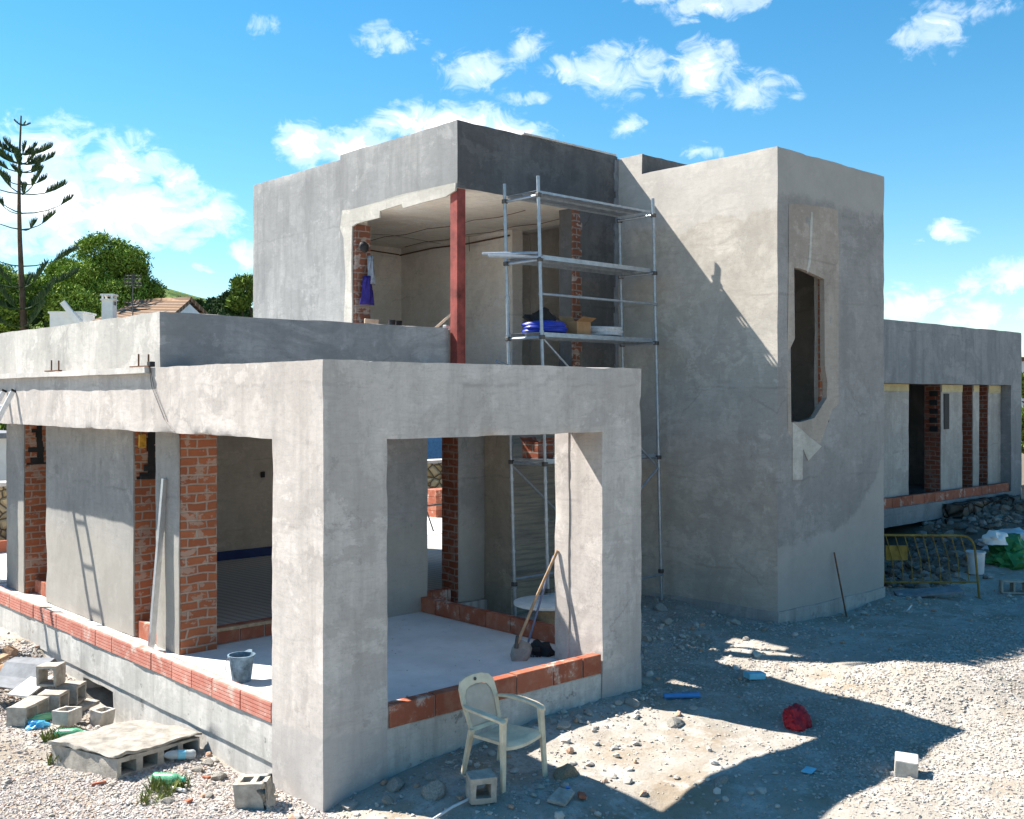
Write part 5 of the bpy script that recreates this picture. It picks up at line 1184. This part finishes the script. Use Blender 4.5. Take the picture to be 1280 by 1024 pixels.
q = MB(); q.box(-.8, .6, -.04, 1.24, 6.251, 6.33, 0, rz); q.build('roof', M_whitewall, t)
q = MB(); M2 = rz @ Matrix.Translation((.15, -.2, 6.25)) @ Matrix.Rotation(R(-38), 4, 'Y'); q.box(-.1, .1, 0, .15, -.5, .55, 0, M2); q.build('stair_wall', M_whitewall, t)

# far side of the terrace
sill('x', -9, 13, 13.75, 13.87, .002, .22, .4, ribs=False, parent=H)
t = thing('stone_wall', 'yellowish dry stone garden wall beyond the terrace', 'wall'); q = MB(); q.box(-14, 16, 15.6, 16.1, -1, 1.12); q.build('wall_body', M_stone, t, rough=.02); q = MB(); q.box(-14, 16, 15.57, 16.13, 1.122, 1.2); q.build('coping', M_white, t)
t = thing('garden_house', 'low white building with a dark window seen past the left pier', 'building'); q = MB(); q.box(-9, 5.0, 23, 27, -1, 1.85); q.build('wall', M_whitewall, t); q = MB(); q.box(-1.4, 3.95, 22.96, 22.998, .25, 1.30); q.build('window', M_glass, t); q = MB(); q.box(-9.2, 5.2, 22.8, 27.2, 1.852, 2.0); q.build('roof', M_slate, t)
t = thing('hedge', 'dark hedge behind the low white building', 'hedge'); crown_mesh('foliage', [((x, 29 + .5 * math.sin(x), 1.4), (1.6, 1.0, 1.7), 60) for x in np.arange(-8, 12, 1.6)], 14, .3, M_oak, t, 77)
t = thing('blue_fence', 'blue tarpaulin fence glimpsed through the gap between the walls', 'fence'); q = MB(); q.box(14, 24, 21, 21.05, -.8, 1.75); q.build('panel', plain('blue_tarp', (.07, .2, .38), .6), t)
for x in (14, 17, 20, 23): q = MB(); q.tube([(x, 20.97, -.9), (x, 20.97, 1.9)], .03, 6); q.build('post', M_galv, t)
q = MB()
for i in range(3):
    for j in range(4): q.box(11.4 + i * .26, 11.645 + i * .26, 12.7, 13.2, .002 + j * .17, .165 + j * .17)
tag(q.build('brick_pallet', M_terra, None, rough=.006), 'stack of terracotta bricks on the sunny terrace seen through the gap', 'brick stack')
t = thing('sawhorse', 'dark steel trestle standing on the far terrace seen through the gap', 'trestle', (10.0, 10.9, 0)); q = MB(); q.tube([(-.4, 0, .55), (.5, 0, .55)], .025, 6); q.build('top_bar', M_steel, t)
for a_, b_ in ((-.35, -.25), (-.35, .25), (.45, -.25), (.45, .25)): q = MB(); q.tube([(a_, 0, .54), (a_ + .04, b_, 0)], .018, 6); q.build('leg', M_steel, t)
# right edge
t = thing('far_white_house', 'pale house glimpsed past the right end of the wing', 'house'); p = spot(1330, 75); rz = Matrix.Translation((p.x, p.y, 0)) @ Matrix.Rotation(R(-42.75), 4, 'Z')
q = MB(); q.box(-3, 5, 0, 7, -2, 5.5, 0, rz); q.build('wall', M_whitewall, t); q = MB(); q.box(-3.2, 5.2, -.2, 7.2, 5.502, 5.8, 0, rz); q.build('roof', M_tiles, t); q = MB()
for x in (-2, 0, 2): q.box(x, x + .9, -.03, -.003, 2, 3.5, 0, rz)
q.build('window', M_glass, t)
tree('leafy_tree', 'green tree at the right edge beyond the wing', 'tree', spot(1292, 48, -.5), 5, blobset(random.Random(91), 1.2, 4.2, 1.3, 7, 70), 14, .25, M_oak, 91)
